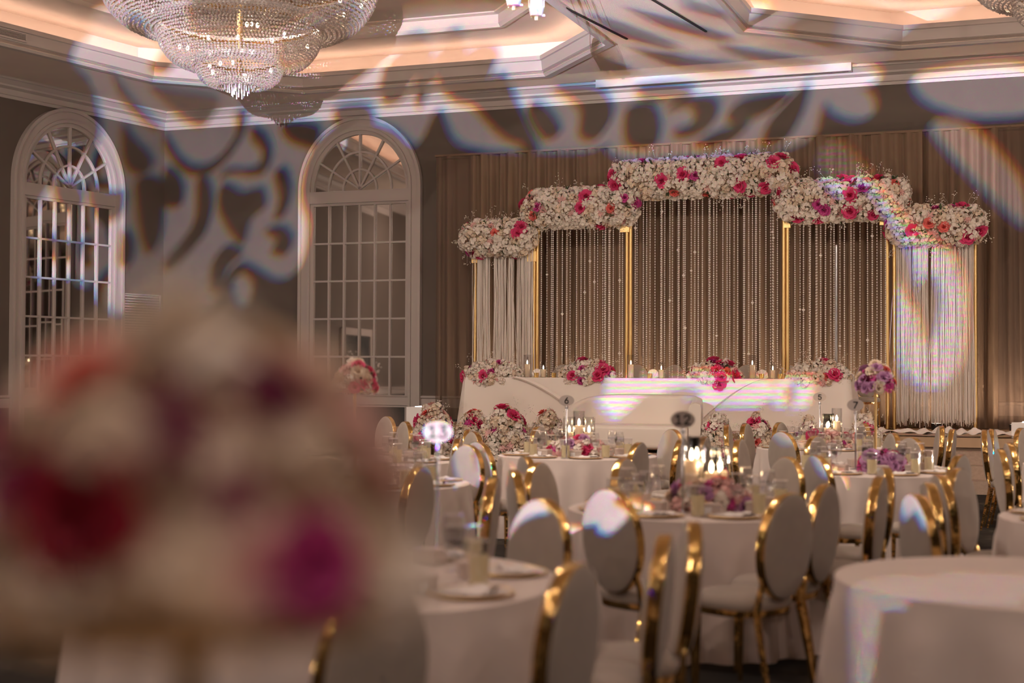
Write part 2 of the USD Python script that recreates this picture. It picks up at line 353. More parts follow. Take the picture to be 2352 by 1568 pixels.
# ------------------------------------------------------------------ windows (mirror-paned, arched)
def window(n, origin, ex, inward, W, ztop):
    """W: outer width; local x along ex from the centre, y up; frame stands proud of the wall"""
    t = thing(f'window_{n}', f'tall arched mirror-paned window with a fan light, {"on the back wall" if n == 2 else "on the left wall"}', 'window', kind='structure')
    F = lambda off_: frame(ex, [0, 0, 1], inward, origin + inward * off_)
    def put(name, poly, d, off_, m=M['trim'], label=None):
        return obj(name, MB().poly(poly, d, F(off_)), m, t, label=label)
    Ro = W / 2; stilt = 1.07; casing = 0.24
    zs = ztop - Ro * stilt                              # springing line of the arch
    def arch(r, z0, z1=None):
        th = np.linspace(0, PI, 49)
        return Polygon([(r * math.cos(a), zs + r * stilt * math.sin(a)) for a in th] + [(-r, z0), (r, z0)])
    Ri = Ro - casing
    put('casing', arch(Ro, 0.0).difference(arch(Ri, -1)), 0.06, 0.0)
    put('casing_bead', arch(Ro, 0.0).difference(arch(Ro - 0.055, -1)), 0.035, 0.06)
    put('inner_bead', arch(Ri + 0.05, 0.0).difference(arch(Ri, -1)), 0.03, 0.06)
    Rg = Ri - 0.07
    zt1, zt0 = zs - 0.03, zs - 0.25                     # transom
    put('inner_frame', arch(Ri, 0.0).difference(unary_union([arch(Rg, zt1).intersection(sbox(-9, zt1, 9, 99)), sbox(-Rg, 1.10, Rg, zt0 - 0.05), sbox(-Rg, 0.14, Rg, 0.88)])), 0.05, 0.0)
    put('transom', sbox(-Ri, zt0, Ri, zt1), 0.035, 0.05)
    put('lower_rail', sbox(-Ri, 0.92, Ri, 1.06), 0.03, 0.05)
    mw = 0.035
    rows = np.linspace(1.10, zt0 - 0.05, 6)
    fan = arch(Rg, zt1).intersection(sbox(-9, zt1, 9, 99))
    bars_fan = []
    for k in (1, 2, 3, 4, 5):
        a = k * PI / 6; d = np.array([math.cos(a), math.sin(a) * stilt]); d2 = d / np.linalg.norm(d)
        nrm = np.array([-d2[1], d2[0]]) * mw / 2
        q = Polygon([tuple(np.array([0, zs]) + s * nrm + e * d * Rg * 1.02) for s, e in ((1, 0.0), (-1, 0.0), (-1, 1), (1, 1))])
        bars_fan.append(q.intersection(fan)); put('fan_spoke', bars_fan[-1], 0.035, 0.012)
    for r in (0.36 * Rg, 0.68 * Rg):
        q = arch(r + mw / 2, zt1).difference(arch(r - mw / 2, zt1 - 1)).intersection(fan)
        bars_fan.append(q); put('fan_arc', q, 0.03, 0.012)
    lower = sbox(-Rg, rows[0], Rg, rows[-1]); bars = []
    for k in range(1, 6):
        x = -Rg + 2 * Rg * k / 6
        bars.append(sbox(x - mw / 2, rows[0], x + mw / 2, rows[-1])); put('glazing_bar', bars[-1], 0.035, 0.012)
    for zz in rows[1:-1]:
        bars.append(sbox(-Rg, zz - mw / 2, Rg, zz + mw / 2)); put('glazing_bar', bars[-1], 0.03, 0.012)
    r2 = random.Random(n)
    def pane(poly, m):
        cx, cy = poly.centroid.x, poly.centroid.y; tx, ty = r2.gauss(0, 0.004), r2.gauss(0, 0.004)
        mb = MB().poly(poly.buffer(0.01, join_style=2), 0.006); v = mb.v[0]
        v[:, 2] += (v[:, 0] - cx) * tx + (v[:, 1] - cy) * ty
        Mx = F(0.006); obj('pane', MB().add(v @ Mx[:3, :3].T + Mx[:3, 3], mb.f[0]), m, t)
    for g in fan.difference(unary_union(bars_fan)).geoms:
        if g.area > 1e-3: pane(g, M['mirror'])
    for g in lower.difference(unary_union(bars)).geoms: pane(g, M['mirror'])
    pane(sbox(-Rg, 0.14, Rg, 0.88), M['dark_pane'])
    return t
c2 = (at_b(690, 500, B_WALL) + at_b(970, 500, B_WALL)) / 2; c2[2] = 0
w2 = np.linalg.norm((at_b(690, 500, B_WALL) - at_b(970, 500, B_WALL))[:2])
window(2, c2, A, -B, w2, Z_CROWN - 0.02)
c1 = (at_left(24, 460) + at_left(280, 460)) / 2; c1[2] = 0
w1 = np.linalg.norm((at_left(24, 460) - at_left(280, 460))[:2])
window(1, c1, -LW, LN, w1, Z_CROWN - 0.02)
# dark doorway on the left wall, met again in the mirror panes
dc = CORNER + LW * 12.6
t = thing('door_1', 'dark panelled double door in a pale frame on the left wall', 'door', kind='structure')
F = frame(-LW, [0, 0, 1], LN, dc)
obj('door_frame', MB().poly(sbox(-1.25, 0, 1.25, 2.75).difference(sbox(-1.05, -1, 1.05, 2.55)), 0.06, F), M['trim'], t)
for sgn in (-1, 1):
    dl = obj('door_leaf', MB().poly(sbox(min(0.01 * sgn, 1.05 * sgn), 0.01, max(0.01 * sgn, 1.05 * sgn), 2.55), 0.03, F), M['black'], t)
    hm = MB().tube([F[:3, :3] @ np.array([0.1 * sgn, y, 0.06]) + F[:3, 3] for y in (0.95, 1.0, 1.3, 1.35)], 0.012)
    obj('handle', hm, M['brass'], dl)
# ------------------------------------------------------------------ stage, steps, drapes
a_of = lambda p: float(p @ A)
A_SL = a_of(at_b(960, 900, B_STAGE)) - 0.4
def abbox(mb, a0, a1, b0, b1, z0, z1):
    v = np.array([ab(x, y, zz) for x in (a0, a1) for y in (b0, b1) for zz in (z0, z1)])
    return mb.add(v, [[0, 1, 3, 2], [4, 6, 7, 5], [0, 4, 5, 1], [2, 3, 7, 6], [0, 2, 6, 4], [1, 5, 7, 3]])
A_T0, A_T1 = a_of(at_b(1255, 1000, B_STAGE - 2.0)), a_of(at_b(1640, 1000, B_STAGE - 2.0))
A_SR = A_SL + 16
t = thing('stage_platform', 'raised wooden stage under the head table', 'stage', kind='structure')
obj('deck', abbox(MB(), A_SL, A_SR, B_STAGE, B_WALL - 0.06, 0.55, HS), M['wood'], t)
obj('skirt', abbox(abbox(MB(), A_SL, A_SR, B_STAGE + 0.03, B_STAGE + 0.06, 0.0, 0.55), A_SL, A_SL + 0.03, B_STAGE + 0.03, B_WALL - 0.06, 0, 0.55), M['wood_dark'], t)
obj('front_extension', abbox(MB(), A_T0, A_T1, B_STAGE - 2.0, B_STAGE, 0.0, 0.45), M['step'], t)
A_ST = a_of(at_b(1960, 1050, B_STAGE))
t = thing('stage_steps', 'three wide carpeted steps leading up to the stage at right', 'steps', kind='structure')
for k, zt in enumerate((0.51, 0.34, 0.17)):
    obj('step', abbox(MB(), A_ST, A_ST + 8, B_STAGE - 0.32 * (k + 1), B_STAGE - 0.32 * k if k else B_STAGE, 0.0, zt), M['step'], t)

def pleats(a0, a1, z0, z1, depth, seed, top_gather=0.0, n_per=26, rows=9, flare=0.0, wl=0.16):
    n = int((a1 - a0) * n_per); r = np.random.default_rng(seed)
    s = np.linspace(a0, a1, n); ph = np.cumsum(r.uniform(0.6, 1.5, n)) * ((a1 - a0) / n) * 2 * PI / wl
    amp = depth * (0.55 + 0.45 * meshkit.noise(np.c_[s * 1.3, np.zeros(n), np.zeros(n)], seed))
    P = []
    for k in range(rows):
        u = k / (rows - 1); zz = z1 + (z0 - z1) * u
        g = 0.45 + 0.55 * min(1, u * 3 + 0.1)
        drift = 0.04 * flare * u * np.sin(s * 2.1 + seed)
        o = amp * g * np.sin(ph + 0.5 * u * np.sin(s * 3 + seed)) + 0.4 * amp * np.sin(ph * 0.37 + u)
        P.append(np.array([ab(x + dr, B_DRAPE + oo, zz) for x, oo, dr in zip(s, o, drift)]))
    return MB().grid(np.array(P))
zt_l, zt_r = at_b(1005, 360, B_DRAPE)[2], at_b(2352, 287, B_DRAPE)[2]
A_D0, A_D1 = a_of(at_b(1006, 600, B_DRAPE)), a_of(at_b(2352, 600, B_DRAPE)) + 3
t = thing('backdrop_drape', 'long brown pleated drape hung as a backdrop behind the head table', 'curtain')
def ztop(a): return zt_l + (zt_r - zt_l) * (a - A_D0) / (A_D1 - 3 - A_D0)
cuts = [a_of(at_b(x, 600, B_DRAPE)) for x in (1006, 1085, 1330, 1560, 1920, 2110, 2285)] + [A_D1]
for k, (x0, x1) in enumerate(zip(cuts, cuts[1:])):
    zt = (zt_l + zt_r) / 2
    ends = k in (0, 6)
    obj('sheer_panel' if ends else 'drape_panel', pleats(x0 - 0.06, x1 + 0.06, HS + 0.01, zt, 0.105 if not ends else 0.06, 40 + k, flare=1, wl=0.19), M['sheer' if ends else 'drape'], t, smooth=True, label='sheer see-through end panel' if ends else None)
obj('top_hem', abbox(MB(), A_D0 - 0.06, A_D1, B_DRAPE - 0.03, B_DRAPE + 0.03, (zt_l + zt_r) / 2 - 0.015, (zt_l + zt_r) / 2 + 0.02), M['drape'], t)
zt = (zt_l + zt_r) / 2
for aa in np.linspace(A_D0, A_D1, 6):
    obj('upright', MB().tube([ab(aa, B_DRAPE + 0.16, HS), ab(aa, B_DRAPE + 0.16, zt)], 0.02), M['black'], t)
obj('crossbar', MB().tube([ab(A_D0, B_DRAPE + 0.16, zt - 0.03), ab(A_D1, B_DRAPE + 0.16, zt - 0.03)], 0.02), M['black'], t)

# ------------------------------------------------------------------ flowers
def unit(v): return v / (np.linalg.norm(v) + 1e-12)
def basis(nrm):
    nrm = unit(np.asarray(nrm, float)); a = unit(np.cross(nrm, [0.31, 0.17, 0.93] if abs(nrm[2]) < 0.9 else [1, 0.2, 0])); return a, np.cross(nrm, a), nrm
def petal_grid(w, l, cup, curl, n=3, m=3):
    u = np.linspace(-1, 1, n); v = np.linspace(0, 1, m); P = np.zeros((m, n, 3))
    for i, vv in enumerate(v):
        ww = w * math.sin(PI * min(0.97, 0.22 + 0.62 * vv))
        for j, uu in enumerate(u):
            P[i, j] = (uu * ww, l * vv, cup * uu * uu * ww + curl * vv * vv)
    return P
def rot2(P, az, el):
    ca, sa, ce, se = math.cos(az), math.sin(az), math.cos(el), math.sin(el)
    x, y, zz = P[..., 0], P[..., 1], P[..., 2]
    y, zz = y * ce - zz * se, y * se + zz * ce
    return np.stack([x * ca - y * sa, x * sa + y * ca, zz], -1)
def make_blossom(kind, seed):
    r = random.Random(seed); mb = MB()
    if kind == 'rose':
        for ring, (n, el, l, w, cu, base_r) in enumerate(((3, 1.45, .55, .30, .5, .05), (4, 1.2, .65, .42, .45, .12), (5, .85, .75, .52, .35, .2), (6, .4, .85, .58, .2, .25))):
            for k in range(n):
                az = 2 * PI * (k + 0.5 * ring + r.uniform(-.15, .15)) / n
                P = rot2(petal_grid(w, l, cu, .12 if ring < 2 else -.18, 3, 4) + [0, base_r, 0], az, el + r.uniform(-.1, .1)); P[..., 2] += 0.05
                mb.grid(P)
    elif kind == 'hydrangea':
        for k in range(17):
            zz = 1 - (k + .5) / 17 * 1.25; az = k * 2.39996 + r.uniform(-.3, .3); rr = math.sqrt(max(0, 1 - zz * zz))
            d = np.array([rr * math.cos(az), rr * math.sin(az), zz]); a, b, n = basis(d + np.array([r.gauss(0, .25) for _ in range(3)])); c = d * r.uniform(.62, .95)
            q = r.uniform(.26, .40); tw = r.uniform(0, 6.28); a, b = a * math.cos(tw) + b * math.sin(tw), b * math.cos(tw) - a * math.sin(tw)
            v = np.array([c - n * .06, c + a * q + n * .08, c + b * q, c - a * q + n * .1, c - b * q, c + (a + b) * q * .85 + n * .03, c + (b - a) * q * .85, c - (a + b) * q * .85, c + (a - b) * q * .85])
            mb.add(v, [[0, 1, 5], [0, 5, 2], [0, 2, 6], [0, 6, 3], [0, 3, 7], [0, 7, 4], [0, 4, 8], [0, 8, 1]])
    else:
        for ring, (n, el, l) in enumerate(((9, .25, .95), (7, .7, .7))):
            for k in range(n):
                mb.grid(rot2(petal_grid(.2, l, .2, -.1, 2, 3) + [0, .08, .05], 2 * PI * (k + .5 * ring + r.uniform(-.2, .2)) / n, el))
        mb.lathe([(0.0, .3), (.15, .25), (.2, .12)], 6)
    v, f = mb.mesh()
    return v, f
BL = {k: [make_blossom(k, 100 * i + j) for j in range(5)] for i, k in enumerate(('rose', 'hydrangea', 'mum'))}
BNAME = {'rose': 'rose', 'hydrangea': 'blossom', 'mum': 'small_flower'}
def blossom(parent, kind, p, nrm, size, m, rg):
    v, f = BL[kind][rg.randrange(5)]
    a, b, n = basis(np.asarray(nrm) + np.array([rg.gauss(0, .22) for _ in range(3)])); tw = rg.uniform(0, 6.28)
    a, b = a * math.cos(tw) + b * math.sin(tw), b * math.cos(tw) - a * math.sin(tw)
    w = v * np.array([1, 1, rg.uniform(.8, 1.05)]) * size
    w = w[:, :1] * a + w[:, 1:2] * b + w[:, 2:] * n + np.asarray(p)
    obj(BNAME[kind], (w, f), M[m], parent, smooth=40 if kind == 'rose' else False)
def spread(points, normals, dmin, rg, limit):
    order = list(range(len(points))); rg.shuffle(order); P = np.asarray(points); out = []; kept = np.zeros((0, 3))
    for i in order:
        if len(kept) == 0 or np.min(np.sum((kept - P[i]) ** 2, 1)) > dmin * dmin:
            kept = np.vstack([kept, P[i]]); out.append(i)
            if len(out) >= limit: break
    return out
def foliage(parent, points, normals, size, n, rg, sprigs=0, sprig_len=0.2, inner=None):
    mb = MB()
    for _ in range(n):
        i = rg.randrange(len(points)); a, b, nn = basis(np.asarray(normals[i]) + np.array([rg.gauss(0, .7) for _ in range(3)]))
        c = np.asarray(points[i]) - np.asarray(normals[i]) * size * rg.uniform(.2, .6); L = size * rg.uniform(.8, 1.4)
        tip = nn * L
        mb.add([c, c + tip * .5 + a * L * .22, c + tip, c + tip * .5 - a * L * .22, c + tip * .5 + b * L * .06], [[0, 1, 4], [1, 2, 4], [2, 3, 4], [3, 0, 4]])
    obj('foliage', mb, M['leaf'], parent, kind='stuff')
    if inner is not None: obj('flower_core', inner, M['cream'], parent, smooth=30)
    if sprigs:
        mb = MB(); P = []
        for _ in range(sprigs):
            i = rg.randrange(len(points)); d = unit(np.asarray(normals[i]) + np.array([rg.gauss(0, .5) for _ in range(3)])); c = np.asarray(points[i])
            L = sprig_len * rg.uniform(.6, 1.3); e = c + d * L; mb.tube([c, (c + e) / 2 + np.array([rg.gauss(0, .05) for _ in range(3)]) * L, e], L * .008, 3)
            P += [e + np.array([rg.gauss(0, .16) for _ in range(3)]) * L for _ in range(7)]
        mb.add(*beads(P, sprig_len * .05)); obj('sprig', mb, M['sprig'], parent, kind='stuff', label="fine white filler sprigs")
def pick(weights, rg):
    t_ = rg.uniform(0, sum(w for *_, w in weights))
    for row in weights:
        t_ -= row[-1]
        if t_ <= 0: return row
    return weights[-1]
# (kind, material, relative size, weight)
PAL_BEAM = [('hydrangea', 'white', 1.0, 66), ('hydrangea', 'cream', 1.0, 16), ('mum', 'blush', .8, 10), ('rose', 'pink', 1.15, 6), ('rose', 'magenta', .9, 2.5), ('rose', 'coral', .8, 2)]
def box_shell(L, H, D, rg, n, back=0.15):
    """points and normals on a long rounded bolster, x along its length, -y the front"""
    P, N = [], []
    while len(P) < n:
        x = rg.uniform(-L / 2, L / 2); th = rg.uniform(0, 2 * PI)
        if math.sin(th) > 0.2 and rg.random() > back: continue
        e = 1.0; ex = abs(x) - (L / 2 - 0.32)
        nx = 0.0
        if ex > 0:
            q = min(ex / 0.32, 0.999); e = math.sqrt(1 - q * q) ** 0.7; nx = math.copysign(q, x)
        c, s = math.cos(th), math.sin(th)
        P.append((x, D / 2 * s * e, H / 2 * math.copysign(abs(c) ** .75, c) * e)); N.append(unit(np.array([nx * 1.3, s, c])))
    return np.array(P), np.array(N)
def place_frame(o, ang): 
    c, s = math.cos(ang), math.sin(ang); return lambda P: np.asarray(P) @ np.array([[c, s, 0], [-s, c, 0], [0, 0, 1]]) + o
def bolster(name, label, cat, p0, p1, H, D, size, n, pal, seed, group=None, core=True, sprigs=40, warp=None):
    rg = random.Random(seed); ctr = (p0 + p1) / 2; d = p1 - p0; L = np.linalg.norm(d); ang = math.atan2(d[1], d[0])
    t = thing(name, label, cat, ctr, ang, group)
    P, N = box_shell(L, H, D, rg, n * 9)
    if warp: P = warp(P)
    ids = spread(P, N, size * .88, rg, n)
    for i in ids:
        kd, m, sz, _ = pick(pal, rg); blossom(t, kd, P[i] - N[i] * size * .3, N[i], size * sz * rg.uniform(.76, .98), m, rg)
    inner = None
    if core:
        m_ = trimesh.creation.icosphere(2); v = np.array(m_.vertices) * np.array([L / 2 - .08, D / 2 - .09, H / 2 - .09])
        v = np.sign(v) * np.abs(v) ** 1.0
        if warp: v = warp(v)
        inner = MB().add(v, m_.faces)
    foliage(t, P, N, size * .8, n, rg, sprigs, size * 1.5, inner)
    return t
beam_px = [((1062, 548), (1230, 546), 78, 62, 'lowest floral beam at the far left of the stepped floral arch'),
           ((1203, 480), (1466, 474), 84, 100, 'pink and white floral beam, second from left of the stepped floral arch'),
           ((1404, 412), (1827, 402), 84, 165, 'longest and topmost floral beam of pink and white flowers over the head table'),
           ((1783, 464), (2086, 452), 92, 120, 'floral beam second from right of the stepped floral arch'),
           ((2038, 522), (2262, 516), 86, 95, 'lowest floral beam at the far right of the stepped floral arch')]
for k, (l, r_, hpx, n, lab) in enumerate(beam_px):
    p0, p1 = at_b(*l, B_FRAME - .05), at_b(*r_, B_FRAME - .05); zz = (p0[2] + p1[2]) / 2; p0[2] = p1[2] = zz
    H = hpx * p0[1] / FPX
    bolster('floral_beam', lab, 'flowers', p0, p1, H, .60, .112, min(300, int(n * 2.1)), PAL_BEAM, 300 + k, 'floral beams of the stepped arch')

# ------------------------------------------------------------------ gold frames, bead and string curtains
fr_px = [(1092, 1227, 545, 'slim gold stand carrying the far left floral beam'), (1235, 1440, 478, 'slim gold stand carrying the second floral beam from left'),
         (1449, 1800, 408, 'widest and tallest gold stand, under the topmost floral beam'), (1809, 2038, 458, 'slim gold stand carrying the second floral beam from right'),
         (2054, 2240, 520, 'slim gold stand carrying the far right floral beam')]
for k, (x0, x1, ytop, lab) in enumerate(fr_px):
    q0, q1 = at_b(x0, ytop, B_FRAME), at_b(x1, ytop, B_FRAME); zz = (q0[2] + q1[2]) / 2
    t = thing('flower_stand', lab, 'stand', ((q0 + q1) / 2 * [1, 1, 0]) + [0, 0, HS], A_ANG, 'gold stands of the stepped arch')
    hw = np.linalg.norm((q1 - q0)[:2]) / 2
    for s in (-1, 1):
        obj('pole', MB().tube([(s * hw, 0, 0.012), (s * hw, 0, zz - HS)], .029, 10), M['gold_satin'], t, smooth=40)
        obj('foot', MB().box((s * hw - .12, -.22, 0), (s * hw + .12, .22, .012)), M['gold_satin'], t)
        if k in (0, 1, 3): obj('bracket', MB().box((s * hw - .05 - (.06 if s > 0 else 0), -.045, zz - HS - .42), (s * hw + .05, .045, zz - HS - .25)), M['gold_satin'], t)
    obj('top_bar', MB().tube([(-hw, 0, zz - HS), (hw, 0, zz - HS)], .029, 10), M['gold_satin'], t, smooth=40)
def bead_curtain(x0, x1, ytop, ybot, n, seed, label):
    rg = random.Random(seed); P, R = [], []
    s = MB(); k = 0
    while k < n:
        x = x0 + (x1 - x0) * (k + rg.uniform(-.35, .35)) / max(1, n - 1); x = min(max(x, x0), x1); k += 1
        dbl = rg.random() < .22
        for dx in ((0, 2.2) if dbl else (0,)):
            top = at_b(x + dx, ytop, B_FRAME - rg.uniform(-.10, .14)); bot = top[2] - (ybot - ytop + rg.uniform(-40, 25)) * top[1] / FPX
            zz = top[2]; st = rg.choice((.034, .034, .045)); rr = .0135 if st < .04 else .0115
            while zz > max(bot, HS + .15):
                big = rg.random() < .006
                P.append((top[0], top[1], zz)); R.append(rr * (2.0 if big else 1)); zz -= st
            s.tube([(top[0], top[1], top[2]), (top[0], top[1], max(bot, HS + .15))], .002, 3, False)
    s.add(*beads(P, R))
    obj('bead_curtain', s, M['bead'], None, label=label, cat='bead curtain', kind='stuff', group='bead curtains of the floral arch')
bead_curtain(1244, 1432, 500, 885, 20, 1, 'crystal bead curtain hanging from the second floral beam from left')
bead_curtain(1447, 1797, 428, 885, 36, 2, 'widest crystal bead curtain, hanging from the topmost floral beam')
bead_curtain(1813, 2036, 486, 890, 20, 3, 'crystal bead curtain hanging from the second floral beam from right')
def string_curtain(x0, x1, ytop, ybot, n, seed, label, gaps):
    rg = random.Random(seed); s = MB()
    for k in range(n):
        u = rg.random()
        if meshkit.noise(np.array([[u * 16, seed, 0.0]]), 3)[0] < gaps: continue
        x = x0 + (x1 - x0) * u; top = at_b(x, ytop, B_FRAME + rg.uniform(-.06, .06)); L = (ybot - ytop + rg.gauss(0, 6)) * top[1] / FPX
        dx = rg.gauss(0, .02); ph = rg.uniform(0, 6)
        if rg.random() < .06: dx *= 4
        pts_ = [top + A * (dx * (i / 5) + .006 * math.sin(ph + i * 1.3)) + np.array([0, 0, -L * i / 5]) for i in range(6)]
        s.tube(pts_, rg.choice((.0035, .0042, .006)), 3, False)
    obj('string_curtain', s, M['string'], None, label=label, cat='string curtain', kind='stuff')
string_curtain(1086, 1226, 565, 870, 260, 5, 'pale string curtain hanging from the far left floral beam', .24)
string_curtain(2056, 2237, 540, 968, 390, 6, 'long pale fringed string curtain hanging from the far right floral beam', .22)
t = thing('light_pole', 'thin silver pole standing behind the bead curtain right of centre', 'pole', at_b(1921, 700, B_DRAPE - .25) * [1, 1, 0] + [0, 0, HS])
obj('pole_tube', MB().tube([(0, 0, .02), (0, 0, 2.9)], .03, 10), M['silver'], t, smooth=40); obj('base_plate', MB().lathe([(0, .02), (.15, .02), (.15, 0), (0, 0)], 16), M['silver'], t)

# ------------------------------------------------------------------ head table
pL, pR = at_b(1062, 866, B_TABLE), at_b(1952, 871, B_TABLE)
Z_HT = (pL[2] + pR[2]) / 2; HT_L = np.linalg.norm((pR - pL)[:2]); HT_D = .76
def skirt_rect(L, D, h, flare, fold, seed, n=420, rows=10, floor=0.0):
    """cloth over a rectangular table: x along the length, y depth, front at -y"""
    c = .05; per = []
    for x0, y0, x1, y1 in ((-L / 2 + c, -D / 2, L / 2 - c, -D / 2), (L / 2, -D / 2 + c, L / 2, D / 2 - c), (L / 2 - c, D / 2, -L / 2 + c, D / 2), (-L / 2, D / 2 - c, -L / 2, -D / 2 + c)):
        m_ = max(8, int(n * math.hypot(x1 - x0, y1 - y0) / (2 * (L + D)))); q = np.linspace(0, 1, m_)[:, None]; per.append(np.hstack([x0 + (x1 - x0) * q, y0 + (y1 - y0) * q]))
    p = np.vstack(per); nrm = np.zeros_like(p)
    tt = np.roll(p, -1, 0) - np.roll(p, 1, 0); nrm = np.stack([tt[:, 1], -tt[:, 0]], 1); nrm /= np.linalg.norm(nrm, axis=1, keepdims=True) + 1e-9
    s = np.cumsum(np.r_[0, np.linalg.norm(np.diff(p, axis=0), axis=1)])
    corner = np.exp(-((np.minimum(abs(abs(p[:, 0]) - L / 2), 9) ** 2 + np.minimum(abs(abs(p[:, 1]) - D / 2), 9) ** 2) / .06))
    w = meshkit.fbm(np.c_[s * 1.7, 0 * s, 0 * s], 3, seed) - .5
    P = []
    for k in range(rows):
        u = k / (rows - 1); o = u * (flare * (.25 + 1.0 * corner) + fold * (w * 1.6 + .35 * np.sin(s * 9 + 2 * w)) * (.3 + corner))
        P.append(np.c_[p + nrm * o[:, None], np.full(len(p), h - u * (h - floor) - (.012 if k == 0 else 0) * 0)])
    P = np.array(P); P = np.concatenate([P, P[:, :1]], 1)
    mb = MB().grid(P); q = P[0]; mb.add(np.vstack([q, [[0, 0, h]]]), [[i, i + 1, len(q)] for i in range(len(q) - 1)])
    return mb
ctr = (pL + pR) / 2 + B * HT_D / 2; HTC = np.array([ctr[0], ctr[1], HS])
t = thing('head_table', 'long head table on the stage under a floor-length cream cloth', 'table', HTC, A_ANG)
obj('tablecloth', skirt_rect(HT_L, HT_D, Z_HT - HS, .09, .07, 3), M['cloth_stage'], t, smooth=50)
sw = MB()
def swag(x0, x1, z0, z1, y=-HT_D / 2 - .02):
    n = 26; P = []
    for i in range(n):
        u = i / (n - 1); x = x0 + (x1 - x0) * u; zz = z0 + (z1 - z0) * (u ** 1.5 if x1 > x0 else u ** 1.5); o = .06 + .05 * u
        P.append([(x + .0, y - .02 - .055 * (1 - zz / z0), zz), (x + .035, y - .045 - .055 * (1 - zz / z0), zz + .012), (x + .075, y - .015 - .055 * (1 - zz / z0), zz + .03)])
    sw.grid(np.array(P))
hw = HT_L / 2
swag(-hw + .85, -hw + 2.05, Z_HT - HS - .01, .12); swag(hw - 1.25, hw - 2.2, Z_HT - HS - .01, .15)
obj('swag', sw, M['cloth_stage'], t, smooth=60, label='diagonal fold of gathered cloth')
def on_ht(px, back=.3):
    """a point on the head table at a pixel column, back metres behind its front edge"""
    p = at_b(px, 866, B_TABLE + back); return np.array([p[0], p[1], Z_HT])
PAL_TABLE = [('hydrangea', 'white', 1.0, 62), ('hydrangea', 'cream', 1.0, 18), ('mum', 'blush', .8, 10), ('rose', 'pink', 1.45, 8), ('rose', 'coral', .9, 3), ('rose', 'magenta', .9, 3)]
def heap(name, label, center, ang, L, D, H, size, n, pal, seed, group=None, droop=0.0, sprigs=25, cat='flowers', rear=True):
    """a mound of flowers standing on something: half ellipsoid"""
    rg = random.Random(seed); t = thing(name, label, cat, center, ang, group); P, N = [], []
    for _ in range(n * 10):
        zz = rg.uniform(.05, 1); th = rg.uniform(0, 2 * PI); rr = math.sqrt(1 - zz * zz)
        x, y = rr * math.cos(th), rr * math.sin(th)
        if not rear and y > .35 and rg.random() < .8: continue
        P.append((x * L / 2, y * D / 2, zz * H * rg.uniform(.85, 1.08) - droop * max(0, -y) ** 2)); N.append(unit(np.array([x / L, y / D, zz / (2 * H)])))
    P, N = np.array(P), np.array(N)
    for i in spread(P, N, size * .86, rg, n):
        kd, m, sz, _ = pick(pal, rg); q = P[i] - N[i] * size * .25; q[2] = max(q[2], size * .25 - droop)
        blossom(t, kd, q, N[i], size * sz * rg.uniform(.74, .96), m, rg)
    m_ = trimesh.creation.icosphere(2); v = np.array(m_.vertices) * [L / 2 * .8, D / 2 * .8, H * .8]; v[:, 2] = np.maximum(v[:, 2], .002)
    foliage(t, P, N, size * .8, int(n * .6), rg, sprigs, size * 1.6, MB().add(v, m_.faces))
    return t
for k, (x0, x1, lab) in enumerate(((1064, 1197, 'low pink and white flower runner at the left end of the head table'), (1286, 1412, 'low flower runner with large hot pink roses, second from left on the head table'),
                                   (1582, 1704, 'low flower runner with pink roses, third from left on the head table'), (1808, 1955, 'low pink and white flower runner at the right end of the head table'))):
    a_, b_ = on_ht(x0, .18), on_ht(x1, .18); L = np.linalg.norm(a_ - b_)
    heap('table_flowers', lab, (a_ + b_) / 2, A_ANG, L, .44, .26, .088, 110, PAL_TABLE, 500 + k, 'flower runners on the head table', droop=.10, sprigs=22)

# candles, votives, napkins
def candle_maker(h, r, hc, rc):
    def make():
        t = thing('hurricane_candle', 'pillar candle burning in a tall clear glass cylinder', 'candle')
        obj('glass_cylinder', MB().lathe([(0, .004), (r, .004), (r, h), (r - .004, h), (r - .004, .008), (0, .008)], 20), M['cylinder'], t, smooth=40)
        c = obj('candle', MB().lathe([(0, .009), (rc, .009), (rc, hc), (rc * .8, hc - .006), (0, hc - .008)], 16), M['wax'], t, smooth=40)
        obj('flame', MB().lathe([(0, hc), (.010, hc + .010), (.0125, hc + .024), (.008, hc + .046), (.0015, hc + .066)], 8), M['flame'], c, smooth=True)
        return t
    return Kind(make)
tall_candle, mid_candle, slim_candle = candle_maker(.36, .06, .21, .043), candle_maker(.25, .052, .13, .036), candle_maker(.42, .055, .28, .04)
def make_votive():
    t = thing('votive', 'small gold glass votive', 'candle holder')
    obj('cup', MB().lathe([(0, .001), (.034, .001), (.04, .075), (.036, .075), (.031, .008), (0, .008)], 14), M['gold_glass'], t, smooth=40)
    obj('wax', MB().lathe([(0, .04), (.033, .04)], 12), M['wax'], t); return t
votive = Kind(make_votive)
def make_napkin():
    t = thing('folded_napkin', 'white napkin folded into a fan', 'napkin'); P = []
    for i in range(13):
        th = PI * i / 12; zz = .012 * (-1) ** i; P.append([(.012 * math.cos(th), zz * .3, .0), (.10 * math.cos(th) * .95, zz, .02 + .12 * math.sin(th) ** .8)])
    obj('folds', MB().grid(np.array(P)), M['napkin'], t); return t
napkin_fan = Kind(make_napkin)
g = 'hurricane candles on the head table'
for px, kd, bk, lab in ((1211, 0, .3, 'tall glass hurricane candle beside the left flower runner on the head table'), (1248, 1, .25, 'shorter glass hurricane candle left of the second flower runner on the head table'),
                    (1449, 0, .3, 'tall glass hurricane candle right of the second flower runner on the head table'), (1519, 1, .25, 'shorter glass hurricane candle near the middle of the head table'),
                    (1728, 0, .3, 'tall glass hurricane candle right of the third flower runner on the head table'), (1775, 1, .25, 'shorter glass hurricane candle left of the right end flower runner')):
    (tall_candle if kd == 0 else mid_candle)(on_ht(px, bk), 0, lab, g)
